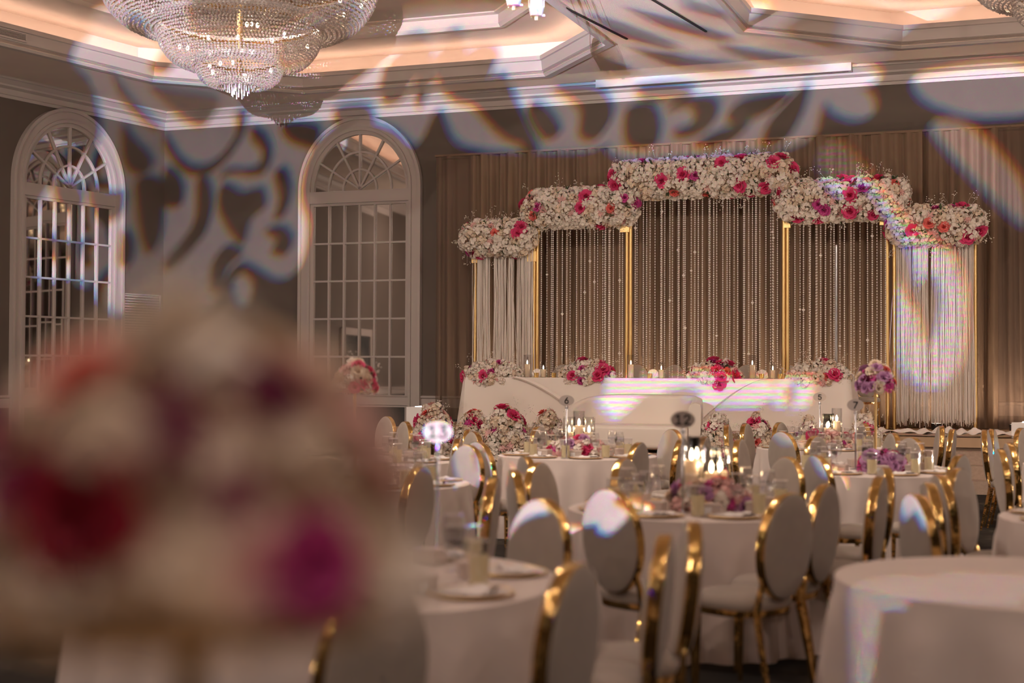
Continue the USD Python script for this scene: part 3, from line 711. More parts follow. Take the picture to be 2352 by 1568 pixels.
for px, lab in ((1232, 'gold votive between the two left candles on the head table'), (1272, 'gold votive just left of the second flower runner'), (1492, 'gold votive at the middle of the head table'), (1749, 'gold votive between the two right candles on the head table'), (1792, 'gold votive just left of the right end flower runner')):
    votive(on_ht(px, .16), 0, lab, 'votives on the head table')
for px, lab in ((1234, 'folded white napkin between the left candles on the head table'), (1500, 'folded white napkin at the middle of the head table'), (1750, 'folded white napkin between the right candles on the head table')):
    napkin_fan(on_ht(px, .36), A_ANG, lab, 'napkins on the head table')

# ------------------------------------------------------------------ chairs
def superellipse(rx, rz, n=40):
    th = np.arange(n) * 2 * PI / n; return np.c_[rx * np.cos(th), rz * np.sin(th)]
def make_chair():
    t = thing('banquet_chair', 'oval-backed cream banquet chair with gold rim', 'chair')
    RX, RZ, zc, lean = .192, .255, .735, .10
    O = lambda x, y, zz: (x, -.20 - (zz - zc) * lean + y, zz)
    n = 44; th = np.arange(n + 1) * 2 * PI / n
    # cushion: two domed ovals
    for sgn, nm in ((-1, 'back_cushion'), (1, 'front_cushion')):
        P = []
        for q in (1.0, .985, .94, .82, .6, .3, .02):
            d = .024 + .024 * math.sqrt(max(0, 1 - q ** 3.0))
            P.append([O(RX * 1.0 * q * math.cos(a), sgn * d, zc + RZ * 1.0 * q * math.sin(a)) for a in th])
        obj(nm, MB().grid(np.array(P)), M['chair'], t, smooth=True)
    # gold rim band round the oval
    P = []
    for ro, yy in ((.975, -.0245), (.996, -.0265), (1.012, -.022), (1.016, -.010), (1.012, 0), (1.016, .010), (1.012, .022), (.996, .0265), (.975, .0245)):
        P.append([O(RX * ro * math.cos(a), yy, zc + RZ * ro * math.sin(a)) for a in th])
    obj('back_rim', MB().grid(np.array(P)), M['gold'], t, smooth=True)
    # seat
    sx, sy = .225, .215
    def ring(k, zz, e=2.6):
        return [(k * sx * math.copysign(abs(math.cos(a)) ** (2 / e), math.cos(a)), .05 + k * sy * math.copysign(abs(math.sin(a)) ** (2 / e), math.sin(a)), zz) for a in th]
    obj('seat_cushion', MB().grid(np.array([ring(.96, .425), ring(1.0, .44), ring(1.01, .455), ring(.98, .475), ring(.88, .492), ring(.6, .502), ring(.02, .505)])), M['chair'], t, smooth=True)
    obj('seat_rail', MB().grid(np.array([ring(.90, .395), ring(.97, .395), ring(.98, .41), ring(.98, .428), ring(.90, .43)])), M['gold'], t, smooth=40)
    for s in (-1, 1):
        obj('leg', MB().tube([(s * .175, .20, .0), (s * .17, .195, .40)], [.011, .018], 4), M['gold'], t)
        obj('leg', MB().tube([(s * .185, -.25, .0), (s * .178, -.20, .25), (s * .172, -.165, .42), (s * .16, -.172, .50), (s * .14, -.182, .580)], [.011, .017, .018, .016, .014], 4), M['gold'], t)
    return t
chair = Kind(make_chair)
TAB = {}
name_of = {6: 'the table before the sofa', 12: 'the candlelit middle table', 7: 'the tall flower stand table', 5: 'the far right table', 13: 'the left foreground table', 'side': 'the pale sign table', 'left': 'the far left table', 'right': 'the right edge table'}
def place_chair(px, py, table, label, turn=0.0, face=None, zf=0.0, group=None, depth=None, rmin=None):
    p = at_z(px, py, .995 + zf) if depth is None else at_y(px, py, depth)
    if table is not None:
        c, R = TAB[table]
        d = c[:2] - p[:2]; r = np.linalg.norm(d); d /= r
        need = R + (.33 if rmin is None else rmin)
        if r < need: p[:2] = c[:2] - d * need
        ang = math.atan2(d[1], d[0]) - PI / 2 + math.radians(turn)
    else: ang = math.radians(face)
    org = np.array([p[0] - .226 * math.sin(ang), p[1] + .226 * math.cos(ang), zf])
    chair(org, ang, label, group or (f'chairs at the table numbered {table}' if isinstance(table, int) else 'banquet chairs'))
    return org

# ------------------------------------------------------------------ round tables
def round_cloth(R, h, seed, folds=22, n=264, rows=14, flare=.09):
    th = np.arange(n + 1) * 2 * PI / n; r = np.random.default_rng(seed); off_ = r.uniform(0, 6, 4)
    fold = .5 * np.sin(folds * th + .8 * np.sin(3 * th + off_[0]) + off_[1]) + .3 * np.sin((folds // 2 + 1) * th + off_[2]) + .2 * np.sin(5 * th + off_[3])
    P = []
    for q in (.0001, .3, .6, .85, .96, 1.0): P.append(np.c_[R * q * np.cos(th), R * q * np.sin(th), np.full(n + 1, h - (.004 if q == 1 else 0))])
    for k in range(1, rows):
        u = k / (rows - 1); rr = R + .008 + flare * u ** .8 * (.45 + .75 * np.clip(fold, -.65, 1)) * 1.0
        if u < .12: rr = R + .008 * np.ones(n + 1)
        P.append(np.c_[rr * np.cos(th), rr * np.sin(th), np.full(n + 1, max(.003, h - .01 - u * (h - .01)))])
    return MB().grid(np.array(P))
def round_table(key, center, R, label, seed, fold=22, flare=.12):
    TAB[key] = (np.array(center), R)
    t = thing('banquet_table', label, 'table', (center[0], center[1], 0), 0, 'round banquet tables')
    obj('tablecloth', round_cloth(R, .76, seed, fold, flare=flare), M['cloth'], t, smooth=50)
    obj('pedestal', MB().lathe([(0, .02), (.3, .02), (.3, 0), (0, 0)], 12).tube([(0, 0, .02), (0, 0, .7)], .05), M['black'], t)
    return t
def tp(px, py): return at_z(px, py, .76)
tables = [(6, tp(1326, 1045), .76, 'round banquet table numbered 6 with an ivory cloth, straight in front of the sofa'),
          (12, tp(1600, 1167), .76, 'round banquet table numbered 12 with an ivory cloth and a cluster of lit candles'),
          (7, tp(1992, 1080), .76, 'round banquet table numbered 7 with an ivory cloth and the tall gold flower stand'),
          (5, tp(1905, 1029), .76, 'round banquet table numbered 5 with an ivory cloth, farthest back at right'),
          (13, tp(741, 1326), .93, 'large round ivory-clothed table in the left foreground, half hidden by the blurred flowers'),
          ('side', tp(838, 1108), .76, 'round ivory-clothed table at left behind the mirrored number sign'),
          ('left', tp(860, 1056), .76, 'far round table at left beneath the arched window'),
          ('right', tp(2625, 1193), .76, 'round ivory-clothed table cut off by the right edge of the photo'),
          ('bare', tp(2372, 1332), .76, 'bare round table with an ivory cloth in the right foreground'),
          ('far', tp(2560, 1068), .76, 'round table beyond the right edge of the photo, before the stage steps')]
for k, (key, c, R, lab) in enumerate(tables): round_table(key, c, R, lab, 70 + k, 15 if key == 'bare' else 22, .13 if key == 'bare' else .10)

CH = [ # pixel of the top of the back, table, turn, label
 (1400, 1121, 12, 0, 'oval-backed chair in front of table 12, its back crossed by a bright star-shaped light patch'),
 (1812, 1130, 12, 34, 'oval-backed chair at the near right of table 12 with its whole seat showing'),
 (1897, 1110, 12, 30, 'oval-backed chair close behind the near right chair of table 12'),
 (1977, 1091, 12, 10, 'oval-backed chair at the right of table 12 seen from behind at a slant'),
 (2035, 1072, 12, 0, 'pinkish oval-backed chair right of table 12 turned side-on, facing left'),
 (1810, 1048, 12, 0, 'oval-backed chair at the far side of table 12, front of its back facing the camera'),
 (1432, 1051, 12, 0, 'oval-backed chair at the far left of the candlelit middle table, facing the camera'),
 (1343, 1065, 12, -12, 'oval-backed chair at the left of table 12, between two slanted chairs'),
 (1243, 1077, 12, -18, 'slanted oval-backed chair left of table 12 with a bright gold left rim'),
 (1207, 1046, 6, -25, 'dark slanted oval-backed chair at the near left of table 6'),
 (1134, 1093, 'side', 40, 'narrow side-on oval-backed chair with a broad gold edge, left of the arc-lit chair'),
 (1098, 1013, 6, -30, 'brightly lit oval-backed chair at the left of table 6 with a dark curved shadow'),
 (1082, 985, 6, 0, 'small oval-backed chair at the far left of table 6 against the stage flowers'),
 (1267, 982, 6, 0, 'oval-backed chair on the far side of table 6, behind its candles'),
 (1528, 985, 6, 0, 'oval-backed chair at the far right of table 6 with a pale blue light patch'),
 (1566, 1006, 6, 0, 'side-on oval-backed chair at the right of table 6, behind the number 12 pole'),
 (1619, 1001, 6, 0, 'oval-backed chair with a gold left rim just behind the candles of table 12'),
 (1468, 1015, 6, 10, 'dark oval-backed chair at the near right of table 6, its back to the camera'),
 (1875, 1044, 7, 0, 'bluish-lit oval-backed chair at the near left of table 7'),
 (1740, 1008, 7, 0, 'side-on oval-backed chair with gold left edge at the left of table 7'),
 (1872, 1000, 7, 0, 'oval-backed chair at the far left of table 7, facing the camera'),
 (2094, 1003, 7, 0, 'oval-backed chair on the far right of table 7 with a soft curved light patch'),
 (2052, 993, 7, 12, 'oval-backed chair on the far side of table 7 behind the gold flower stand'),
 (2206, 1043, 7, 0, 'dark oval-backed chair at the near right of table 7 with gold left rim'),
 (1797, 990, 5, 0, 'oval-backed chair at the near left of table 5, its top lit pale blue'),
 (1712, 971, 5, 0, 'narrow side-on oval-backed chair at the left of table 5'),
 (1790, 969, 5, 0, 'small brown oval-backed chair on the far left of table 5'),
 (1985, 971, 5, 0, 'pinkish oval-backed chair on the far right of table 5 by the stage flowers'),
 (1669, 974, 5, 0, 'side-on oval-backed chair farthest left of table 5'),
 (2162, 977, 5, 20, 'side-on oval-backed chair before the stage steps, left of a matching pair'),
 (2188, 984, 5, 20, 'side-on oval-backed chair before the stage steps, right of a matching pair'),
 (1320, 1290, 13, 8, 'blurred grey oval-backed chair at the lower middle foreground with a gold left rim'),
 (868, 1338, 13, -8, 'large blurred oval-backed chair in front of the left foreground table'),
 (1218, 1146, 13, 0, 'oval-backed chair with a bright arc of light across its top, behind the left foreground table'),
 (1527, 1225, 13, 4, 'side-on foreground chair with a glittering gold edge, left one of two'),
 (1592, 1196, 13, -2, 'side-on foreground chair with a glittering gold edge, right one of two'),
 (1025, 1023, 'side', 0, 'wide oval-backed chair behind the mirrored number sign'),
 (966, 1070, 'side', 0, 'olive-shaded oval-backed chair beside the blurred foreground flowers'),
 (932, 967, 'left', 0, 'oval-backed chair with a gold left rim, second from left beneath the arched window'),
 (890, 955, 'left', 0, 'leftmost oval-backed chair beneath the arched window, veiled by the blurred flowers'),
 (955, 1001, 'left', 10, 'narrow side-on chair with a bright sliver of light, left of the mirrored sign'),
 (993, 963, 'left', -10, 'narrow side-on chair leaning towards the mirrored sign'),
 (1046, 991, 'left', 0, 'oval-backed chair just right of the mirrored number sign'),
 (2193, 1089, 'right', 0, 'oval-backed chair at the right edge group with a full gold left rim, nearer one'),
 (2287, 1078, 'right', 0, 'brown oval-backed chair at the right edge group, behind the gold-rimmed one'),
 (2133, 1107, 'right', 25, 'oval-backed chair partly hidden behind the diagonally lit chair at right'),
 (2103, 1133, 'right', 12, 'oval-backed chair at right with a bright diagonal streak of light'),
 (2297, 1030, 'far', 0, 'slanted oval-backed chair near the right edge with a bright gold rim, lower of two'),
 (2318, 1016, 'far', 10, 'slanted oval-backed chair near the right edge, upper of two'),
 (2345, 982, 'far', 0, 'dark oval-backed chair cut off by the right edge of the photo'),
 (2278, 984, 'far', -20, 'side-on oval-backed chair before the stage steps at far right with a white lit face'),
 (2262, 986, 'far', -30, 'narrow oval-backed chair before the stage steps, left of the white lit one')]
placed = []
SEEN = {1400: 156, 1812: 142, 1897: 95, 1977: 60, 2035: 65, 1810: 103, 1432: 85, 1343: 92, 1243: 60, 1207: 66, 1134: 52, 1098: 84, 1082: 44, 1267: 60, 1528: 70, 1566: 48, 1619: 45, 1468: 66, 1875: 88, 1740: 50, 1872: 70, 2094: 84, 2052: 54,
        2206: 72, 1797: 80, 1712: 40, 1790: 50, 1985: 46, 1669: 26, 2162: 28, 2188: 26, 1320: 175, 868: 290, 1218: 165, 1527: 72, 1592: 74, 1025: 97, 966: 92, 932: 48, 890: 55, 955: 32, 993: 30, 1046: 60, 2193: 80, 2287: 82, 2133: 72, 2103: 108, 2297: 46, 2318: 46, 2345: 50, 2278: 28, 2262: 28}
def turned(px, py, table):
    """degrees to turn a chair from facing its table so that its back looks as wide as seen"""
    p = at_z(px, py, .995); c, R = TAB[table]; d = unit((c - p) * [1, 1, 0]); v = unit(p * [1, 1, 0]); want = SEEN[px] / (FPX / p[1]); best = (9e9, 0)
    for deg in range(-85, 86):
        a = math.radians(deg); f = (d[0] * math.cos(a) - d[1] * math.sin(a), d[0] * math.sin(a) + d[1] * math.cos(a)); k_ = abs(f[0] * v[0] + f[1] * v[1])
        e = abs(.39 * k_ + .085 * math.sqrt(1 - k_ * k_) - want) * 400 + abs(deg) * .12
        if e < best[0]: best = (e, deg)
    return best[1]
for px, py, tb, turn, lab in CH: placed.append(place_chair(px, py, tb, lab, turned(px, py, tb)))
ht_px = (1197, 1284, 1370, 1457, 1541, 1628, 1709, 1808, 1905, 1988)
ht_w = ('first', 'second', 'third', 'fourth', 'fifth', 'sixth', 'seventh', 'eighth', 'ninth', 'last')
for px, w in zip(ht_px, ht_w):
    p = at_b(px, 840, B_TABLE + HT_D + .42); ang = math.atan2(-B[1], -B[0]) - PI / 2
    chair(np.array([p[0] - .2 * B[0] * 0, p[1], HS]), ang, f'cream oval-backed chair behind the head table, {w} from left', 'chairs behind the head table')

# ------------------------------------------------------------------ table settings
def make_sign(text):
    t = thing('table_number', 'table number', 'sign')
    obj('base', MB().lathe([(0, .001), (.05, .001), (.05, .008), (.01, .014), (0, .014)], 16), M['silver'], t, smooth=40)
    obj('rod', MB().tube([(0, 0, .012), (0, 0, .46)], .007, 8), M['silver'], t, smooth=40)
    obj('clip', MB().lathe([(0, .455), (.012, .455), (.014, .47), (.006, .487), (0, .487)], 10), M['silver'], t, smooth=40)
    th = np.arange(32) * 2 * PI / 32
    pl = Polygon(np.c_[.070 * np.cos(th), .535 + .050 * np.sin(th)])
    obj('oval_plate', MB().poly(pl, .006, frame([1, 0, 0], [0, 0, 1], [0, -1, 0], [0, .003, 0])), M['sign'], t)
    tx = meshkit.text_mesh(text, .056, .0015, bold=True); v = np.array(tx.vertices); v[:, 0] -= (v[:, 0].min() + v[:, 0].max()) / 2; v[:, 1] -= .028
    obj('number', MB().add(np.c_[v[:, 0], -.0032 - v[:, 2], .535 + v[:, 1]], tx.faces), M['ink'], t)
    return t
for key, text, px, py, turn, lab in ((6, '6', 1301, 1053, 0, 'oval table number 6 on a silver rod, straight before the sofa'), (12, '12', 1568, 1178, -8, 'oval table number 12 on a thin rod, large and slightly blurred'),
                               (7, '7', 1965, 1078, 0, 'oval table number 7 on a silver rod, beside the tall gold flower stand'), (5, '5', 1883, 1026, 0, 'oval table number 5 on a silver rod, farthest back'),
                               (13, '13', 1004, 1262, 14, 'blurred oval table number catching pale light, on a silver rod at left')):
    s_ = make_sign(text); p = tp(px, py); move(s_, p, math.radians(turn)); tag(s_, lab)

def make_goblet():
    t = thing('water_goblet', 'clear stemmed water goblet', 'glass')
    k = 1.12; L = lambda q: [(a * k, b * k) for a, b in q]
    obj('bowl', MB().lathe(L([(.034, .205), (.041, .17), (.042, .13), (.031, .095), (.006, .082), (.0045, .06), (.0045, .02), (.012, .008), (.036, .003), (.036, .001), (0, .001)]), 18), M['glass'], t, smooth=50)
    obj('rim', MB().lathe(L([(.0345, .2035), (.0345, .2065), (.033, .2065), (.033, .2035), (.0345, .2035)]), 18), M['china'], t, smooth=50)  # pale opaque ring: the bright highlight of the rim put into colour
    obj('water', MB().lathe(L([(0, .15), (.0395, .15), (.0405, .13), (.029, .098), (0, .09)]), 14), M['water'], t, smooth=50); return t
def make_tumbler():
    t = thing('lemonade_glass', 'straight glass of pale yellow lemonade', 'glass')
    obj('tumbler', MB().lathe([(.041, .172), (.039, .004), (0, .001)], 18), M['glass'], t, smooth=50)
    obj('rim', MB().lathe([(.0415, .170), (.0415, .1735), (.0395, .1735), (.0395, .170), (.0415, .170)], 18), M['china'], t, smooth=50)  # rim highlight painted as a pale ring on the glass
    obj('lemonade', MB().lathe([(0, .118), (.0388, .118), (.0375, .008), (0, .006)], 14), M['drink'], t, smooth=50)
    obj('mint_leaf', MB().add([(0, 0, .119), (.012, .008, .126), (.024, 0, .121), (.012, -.008, .123)], [[0, 1, 2], [0, 2, 3]]), M['leaf'], t); return t
def make_setting():
    t = thing('dinner_plate', 'pale dinner plate on a gold-rimmed charger', 'plate')
    obj('charger', MB().lathe([(0, .001), (.13, .001), (.155, .012), (.15, .014), (.12, .005), (0, .005)], 28), M['china'], t, smooth=40)
    obj('gold_rim', MB().lathe([(.148, .0135), (.155, .010), (.158, .0135), (.153, .0165), (.148, .0145)], 28), M['gold_satin'], t, smooth=40)
    obj('plate', MB().lathe([(0, .006), (.09, .006), (.12, .018), (.117, .02), (.085, .011), (0, .011)], 28), M['china'], t, smooth=40); return t
def make_favour():
    t = thing('favour_box', 'small blush favour box with a white name card', 'box')
    obj('box_body', MB().rbox((-.055, -.04, .001), (.055, .04, .06), .004), M['favour'], t); obj('lid', MB().rbox((-.058, -.043, .048), (.058, .043, .068), .004), M['favour'], t)
    obj('name_card', MB().box((-.05, -.048, .004), (-.008, -.0455, .05)), M['card'], t); return t
def make_nap():
    t = thing('napkin', 'folded pale napkin lying on a plate', 'napkin'); P = []
    for i in range(7):
        x = -.09 + .03 * i; P.append([(x, y_, .013 + .012 * math.sin(i * 1.7) ** 2 + .008 * math.sin(y_ * 60 + i)) for y_ in np.linspace(-.045, .045, 6)])
    mb = MB().grid(np.array(P)); P2 = [[(x_, y_, z_ - .009) for x_, y_, z_ in row] for row in P]; mb.grid(np.array(P2)[::-1]); obj('folds', mb, M['napkin'], t, smooth=50); return t
goblet, tumbler, setting, favour, nap = Kind(make_goblet), Kind(make_tumbler), Kind(make_setting), Kind(make_favour), Kind(make_nap)
for key, n, ph in ((6, 8, .1), (12, 8, .25), (7, 8, .2), (5, 8, 0), (13, 8, .15), ('side', 8, .3), ('left', 8, .1), ('right', 8, .2)):
    c, R = TAB[key]; where = name_of[key]; dirs = ('right', 'far right', 'far', 'far left', 'left', 'near left', 'near', 'near right')
    for k in range(n):
        a = ph + 2 * PI * k / n; d = np.array([math.cos(a), math.sin(a), 0]); s = np.array([-math.sin(a), math.cos(a), 0]); o = np.array([c[0], c[1], .761])
        if key in ('side', 'left', 'right') and (o + d * R * .7)[0] < (-1.1 if key != 'right' else 0) - .15: continue
        if key == 'right' and d[0] > -.2: continue
        sd = dirs[int(round(a / (PI / 4))) % 8] + ' side of ' + where
        setting(o + d * (R - .19), a, f'gold-rimmed plate at the {sd}', f'plates on {where}')
        nap(o + d * (R - .17) + [0, 0, .004] + s * .02, a + PI / 2 + .2, f'folded napkin on the plate at the {sd}', f'napkins on {where}')
        favour(o + d * (R - .36) - s * .08, a + PI / 2, f'favour box with white card at the {sd}', f'favour boxes on {where}')
        goblet(o + d * (R - .40 + .03 * (k % 2)) + s * (.11 + .03 * (k % 2)), 0, f'stemmed water goblet at the {sd}', f'water goblets on {where}')
        tumbler(o + d * (R - .31) + s * .20, a, f'glass of pale lemonade at the {sd}', f'lemonade glasses on {where}')
PAL_LOW = [('rose', 'pink', 1.0, 4), ('rose', 'lilac', 1.1, 10), ('mum', 'magenta', .9, 10), ('rose', 'coral', 1.1, 6), ('hydrangea', 'blush', 1.0, 30), ('hydrangea', 'white', 1.0, 22), ('rose', 'cream', 1.0, 18)]
PAL_LIL = [('rose', 'lilac', 1.2, 30), ('mum', 'magenta', 1.0, 25), ('hydrangea', 'white', .9, 10), ('rose', 'pink', 1.0, 15), ('mum', 'lilac', 1.0, 14), ('rose', 'plum', .9, 8)]
for key, dx, L, pal, lab in ((6, .0, .62, PAL_LOW, 'low centrepiece of lilac, blush and coral flowers on table 6'), (12, .06, .56, PAL_LOW, 'low centrepiece of blush, coral and magenta flowers around the candles of table 12'),
                         (5, .05, .5, PAL_LOW, 'low pink and magenta centrepiece on table 5'), (7, .1, .42, PAL_LIL, 'low magenta centrepiece at the foot of the gold stand on table 7')):
    c, R = TAB[key]; heap('centrepiece', lab, (c[0] + dx, c[1] - .12, .761), rnd.uniform(-.2, .2), L, .24, .17, .062, 60, pal, 700 + len(lab), None, sprigs=0)
for key, spots in ((6, ((.02, .1, slim_candle), (.12, .16, tall_candle), (-.07, .2, tall_candle))), (12, ((-.02, .08, slim_candle), (.09, .02, tall_candle), (.16, .14, tall_candle), (.03, .22, slim_candle))), (5, ((-.01, .05, tall_candle), (.1, .1, slim_candle), (.04, .22, tall_candle)))):
    c, R = TAB[key]
    for k, (dx, dy, kd) in enumerate(spots):
        kd((c[0] + dx, c[1] + dy, .761), 0, f'pillar candle in glass, {("front", "middle", "right", "rear")[k]} of the cluster on {name_of[key]}', f'candles on {name_of[key]}')
        hc_ = {id(slim_candle): .315, id(tall_candle): .245}[id(kd)]; sphere_light(f'/World/flame_light_{key}_{k}', (c[0] + dx, c[1] + dy, .761 + hc_), .012, CANDLE_POWER, (1.0, .62, .30))
for key, dx, dy in ((6, -.13, -.33), (7, -.03, -.3), (12, -.02, -.36), (13, .1, -.1), (13, .25, -.3)):
    c, R = TAB[key]; votive((c[0] + dx, c[1] + dy, .761), 0, f'gold glass votive on {name_of[key]}' + (', nearer the camera' if dx == .25 else ''), f'gold votives on {name_of[key]}')

# ------------------------------------------------------------------ tall gold stands with flower domes
def gold_stand(loc, h, dish_r, label):
    t = thing('gold_stand', label, 'stand', loc)
    obj('stem', MB().tube([(0, 0, .015), (0, 0, h - .01)], .011, 10), M['gold_satin'], t, smooth=40)
    obj('base', MB().lathe([(0, .016), (.085, .012), (.09, .001), (0, .001)], 24), M['gold_satin'], t, smooth=40)
    obj('dish', MB().lathe([(0, h - .012), (dish_r * .9, h - .012), (dish_r, h - .004), (dish_r, h), (dish_r * .9, h - .004), (0, h - .004)], 32), M['gold_satin'], t, smooth=40)
    return t
p7 = TAB[7][0]; st = tp(2011, 1076)
gold_stand((st[0], st[1], .761), .665, .155, 'tall slim gold flower stand on table 7')
heap('flower_dome', 'dome of lilac, magenta and cream roses on the tall gold stand', (st[0], st[1], .761 + .666), 0, .31, .31, .20, .052, 90, [('rose', 'lilac', 1.1, 20), ('mum', 'magenta', 1.0, 22), ('rose', 'cream', 1.1, 18), ('rose', 'white', 1.0, 12), ('rose', 'coral', 1.0, 8), ('mum', 'plum', 1.0, 8)], 801, sprigs=6)
ps_ = TAB['side'][0]; ss = (ps_[0] + (815 - 838) / FPX * ps_[1], ps_[1], .761)
gold_stand(ss, .665, .155, 'tall slim gold flower stand on the table behind the mirrored sign')
heap('flower_dome', 'pink and white flower dome just right of the blurred foreground flowers', (ss[0], ss[1], .761 + .666), 0, .31, .31, .20, .052, 80, [('rose', 'pink', 1.0, 14), ('hydrangea', 'white', 1.0, 26), ('rose', 'cream', 1.1, 22), ('mum', 'blush', 1.0, 20), ('mum', 'magenta', 1.0, 6)], 802, sprigs=6)
# foreground table, stand and blurred dome right in front of the lens
NY = .97
nc = at_y(440, 1385, NY)
round_table('lens', np.array([nc[0] - .05, NY, .76]), .62, 'small round table just below the lens carrying the foreground flower stand', 99)
gold_stand((nc[0], nc[1], .761), nc[2] - .761, .140, 'gold flower stand very close to the lens, wholly out of focus')
tN = thing('flower_dome', 'huge blurred dome of cream, crimson and pink flowers close to the lens at left', 'flowers', (nc[0], nc[1], nc[2] + .001))
rgN = random.Random(77); PN, NN = [], []
for _ in range(1500):
    zz = rgN.uniform(.03, 1); th = rgN.uniform(0, 2 * PI); rr = math.sqrt(1 - zz * zz)
    PN.append((rr ** .8 * math.cos(th) * .143, rr ** .8 * math.sin(th) * .12, zz * .178)); NN.append(unit(np.array([rr * math.cos(th), rr * math.sin(th), zz * .8])))
PN, NN = np.array(PN), np.array(NN)
fixed = [((200, 1180), 'rose', 'crimson', .040), ((690, 1290), 'rose', 'magenta', .032), ((592, 935), 'rose', 'plum', .024), ((215, 872), 'rose', 'coral', .028), ((25, 985), 'rose', 'magenta', .026), ((395, 1005), 'mum', 'plum', .032),
         ((330, 1010), 'mum', 'plum', .024), ((545, 1165), 'mum', 'plum', .02), ((690, 860), 'mum', 'blush', .026), ((790, 985), 'mum', 'blush', .03), ((835, 1120), 'rose', 'blush', .026), ((600, 1330), 'rose', 'blush', .025), ((70, 1130), 'rose', 'plum', .026), ((250, 1040), 'hydrangea', 'cream', .034), ((420, 790), 'hydrangea', 'cream', .03)]
taken = []
for (px, py), kd, m, sz in fixed:
    r_ = ray(px, py); best, bd = None, 9
    for p, n_ in zip(PN, NN):
        w = p + np.array([nc[0], nc[1], nc[2]]); d_ = w - EYE
        if n_ @ -d_ < 0: continue
        e = np.linalg.norm(np.cross(d_, r_)) / np.linalg.norm(r_)
        if e < bd: best, bd = (p, n_), e
    blossom(tN, kd, best[0] + best[1] * .004, best[1], sz, m, rgN); taken.append((best[0], sz))
for i in spread(PN, NN, .030, rgN, 170):
    if any(np.linalg.norm(PN[i] - q) < s_ * .85 + .012 for q, s_ in taken): continue
    kd, m, sz, _ = pick([('hydrangea', 'white', 1, 40), ('hydrangea', 'cream', 1, 40), ('rose', 'cream', 1.0, 18), ('mum', 'blush', .9, 5)], rgN); blossom(tN, kd, PN[i] - NN[i] * .006, NN[i], .028 * sz, m, rgN)
m_ = trimesh.creation.icosphere(2); v = np.array(m_.vertices) * [.118, .098, .150]; v[:, 2] = np.maximum(v[:, 2], .002)
obj('flower_core', MB().add(v, m_.faces), M['cream'], tN, smooth=30)
foliage(tN, PN, NN, .02, 40, rgN, 0)
mb = MB()  # added filaments that give the white haze of a light flare
for _ in range(420):
    az, el = rgN.uniform(0, 2 * PI), rgN.uniform(.15, 1.5); d = np.array([math.cos(az) * math.cos(el), math.sin(az) * math.cos(el), math.sin(el)]); o = np.array([-.012, 0, .160]); L = rgN.uniform(.03, .072)
    mb.tube([o + d * .012, o + d * L], .00045, 3, False)
obj('flare_filaments', mb, M['sprig'], tN, kind='stuff', label='added white filaments on top of the blurred flowers, standing in for a starburst of light')

# ------------------------------------------------------------------ sofa before the stage, stage flowers, cloth on the stage edge, uplight boxes
sl, sr = at_b(1322, 960, B_STAGE - 1.0), at_b(1612, 960, B_STAGE - 1.0); sc = (sl + sr) / 2; SW = np.linalg.norm((sr - sl)[:2])
zb = at_b(1490, 905, B_STAGE - .55)[2]; zs_ = at_b(1470, 975, B_STAGE - 1.2)[2]; z0 = .455
t = thing('loveseat', 'cream upholstered loveseat with a curved back, in front of the head table', 'sofa', (sc[0], sc[1], z0), A_ANG)
P = []; hb = zb - z0
for j in range(33):
    u = -1 + 2 * j / 32; x = SW / 2 * math.sin(u * PI / 2 * .96) * 1.0; y = .40 - .75 * (abs(u) ** 3.2); top = hb * (1 - .13 * abs(u) ** 5) - (.10 if u < 0 else .0) * max(0, -u) ** 3
    row = []
    for (dy, zz) in ((-.10, .02), (-.10, top * .6), (-.10, top - .06), (-.07, top - .015), (0, top), (.06, top - .02), (.07, top - .08), (.06, .02)):
        k_ = math.cos(u * PI / 2 * .7); s_ = math.sin(u * PI / 2 * .7)
        row.append((x + dy * s_, y + dy * k_, zz))
    P.append(row)
mb = MB().grid(np.array(P))
for row in (P[0], P[-1]): mb.add(np.vstack([row, [np.mean(row, 0)]]), [[i, (i + 1) % 8, 8] for i in range(8)])
obj('backrest', mb, M['sofa'], t, smooth=50)
hs_ = zs_ - z0
obj('seat', MB().rbox((-SW / 2 + .10, -.42, .05), (SW / 2 - .10, .34, hs_), .06), M['sofa'], t, smooth=40)
for x in (-SW / 2 + .16, SW / 2 - .16):
    for y in (-.34, .28): obj('foot', MB().tube([(x, y, 0), (x, y, .06)], [.018, .025], 8), M['wood_dark'], t)
PAL_STAGE = [('hydrangea', 'white', 1.0, 48), ('hydrangea', 'cream', 1.0, 30), ('rose', 'pink', 1.3, 9), ('mum', 'blush', .9, 9), ('rose', 'coral', .9, 4), ('mum', 'magenta', .9, 5)]
def bank(x0, x1, y0, y1, b, lab, n, seed, D=.7, z=None):
    p, q = at_b(x0, y1, b), at_b(x1, y1, b); ztop_ = at_b((x0 + x1) / 2, y0, b)[2]; zz = max(0.0, p[2]) if z is None else z
    L = np.linalg.norm((q - p)[:2]); c_ = (p + q) / 2; c_[2] = zz
    heap('stage_flowers', lab, c_, A_ANG, L, D, ztop_ - zz, .10, min(300, int(n * 1.5)), PAL_STAGE, seed, 'flower banks before the stage', sprigs=30, rear=False)
bank(948, 1045, 938, 1010, B_STAGE - .5, 'flower bank farthest left before the stage, beside the white uplight box', 150, 901, .8, 0.0)
bank(1045, 1128, 952, 1010, B_STAGE - .45, 'flower bank second from left before the stage', 130, 908, .8, 0.0)
bank(1096, 1222, 944, 1060, B_STAGE - 1.15, 'large pink and white flower bank left of the sofa, spilling down to the floor', 260, 902, .9, 0.0)
bank(1215, 1300, 948, 1010, B_STAGE - .7, 'flower bank right up against the left end of the sofa', 140, 903, .7, 0.0)
bank(1603, 1690, 960, 1050, B_STAGE - 1.2, 'flower bank against the right end of the sofa', 150, 904, .7, 0.0)
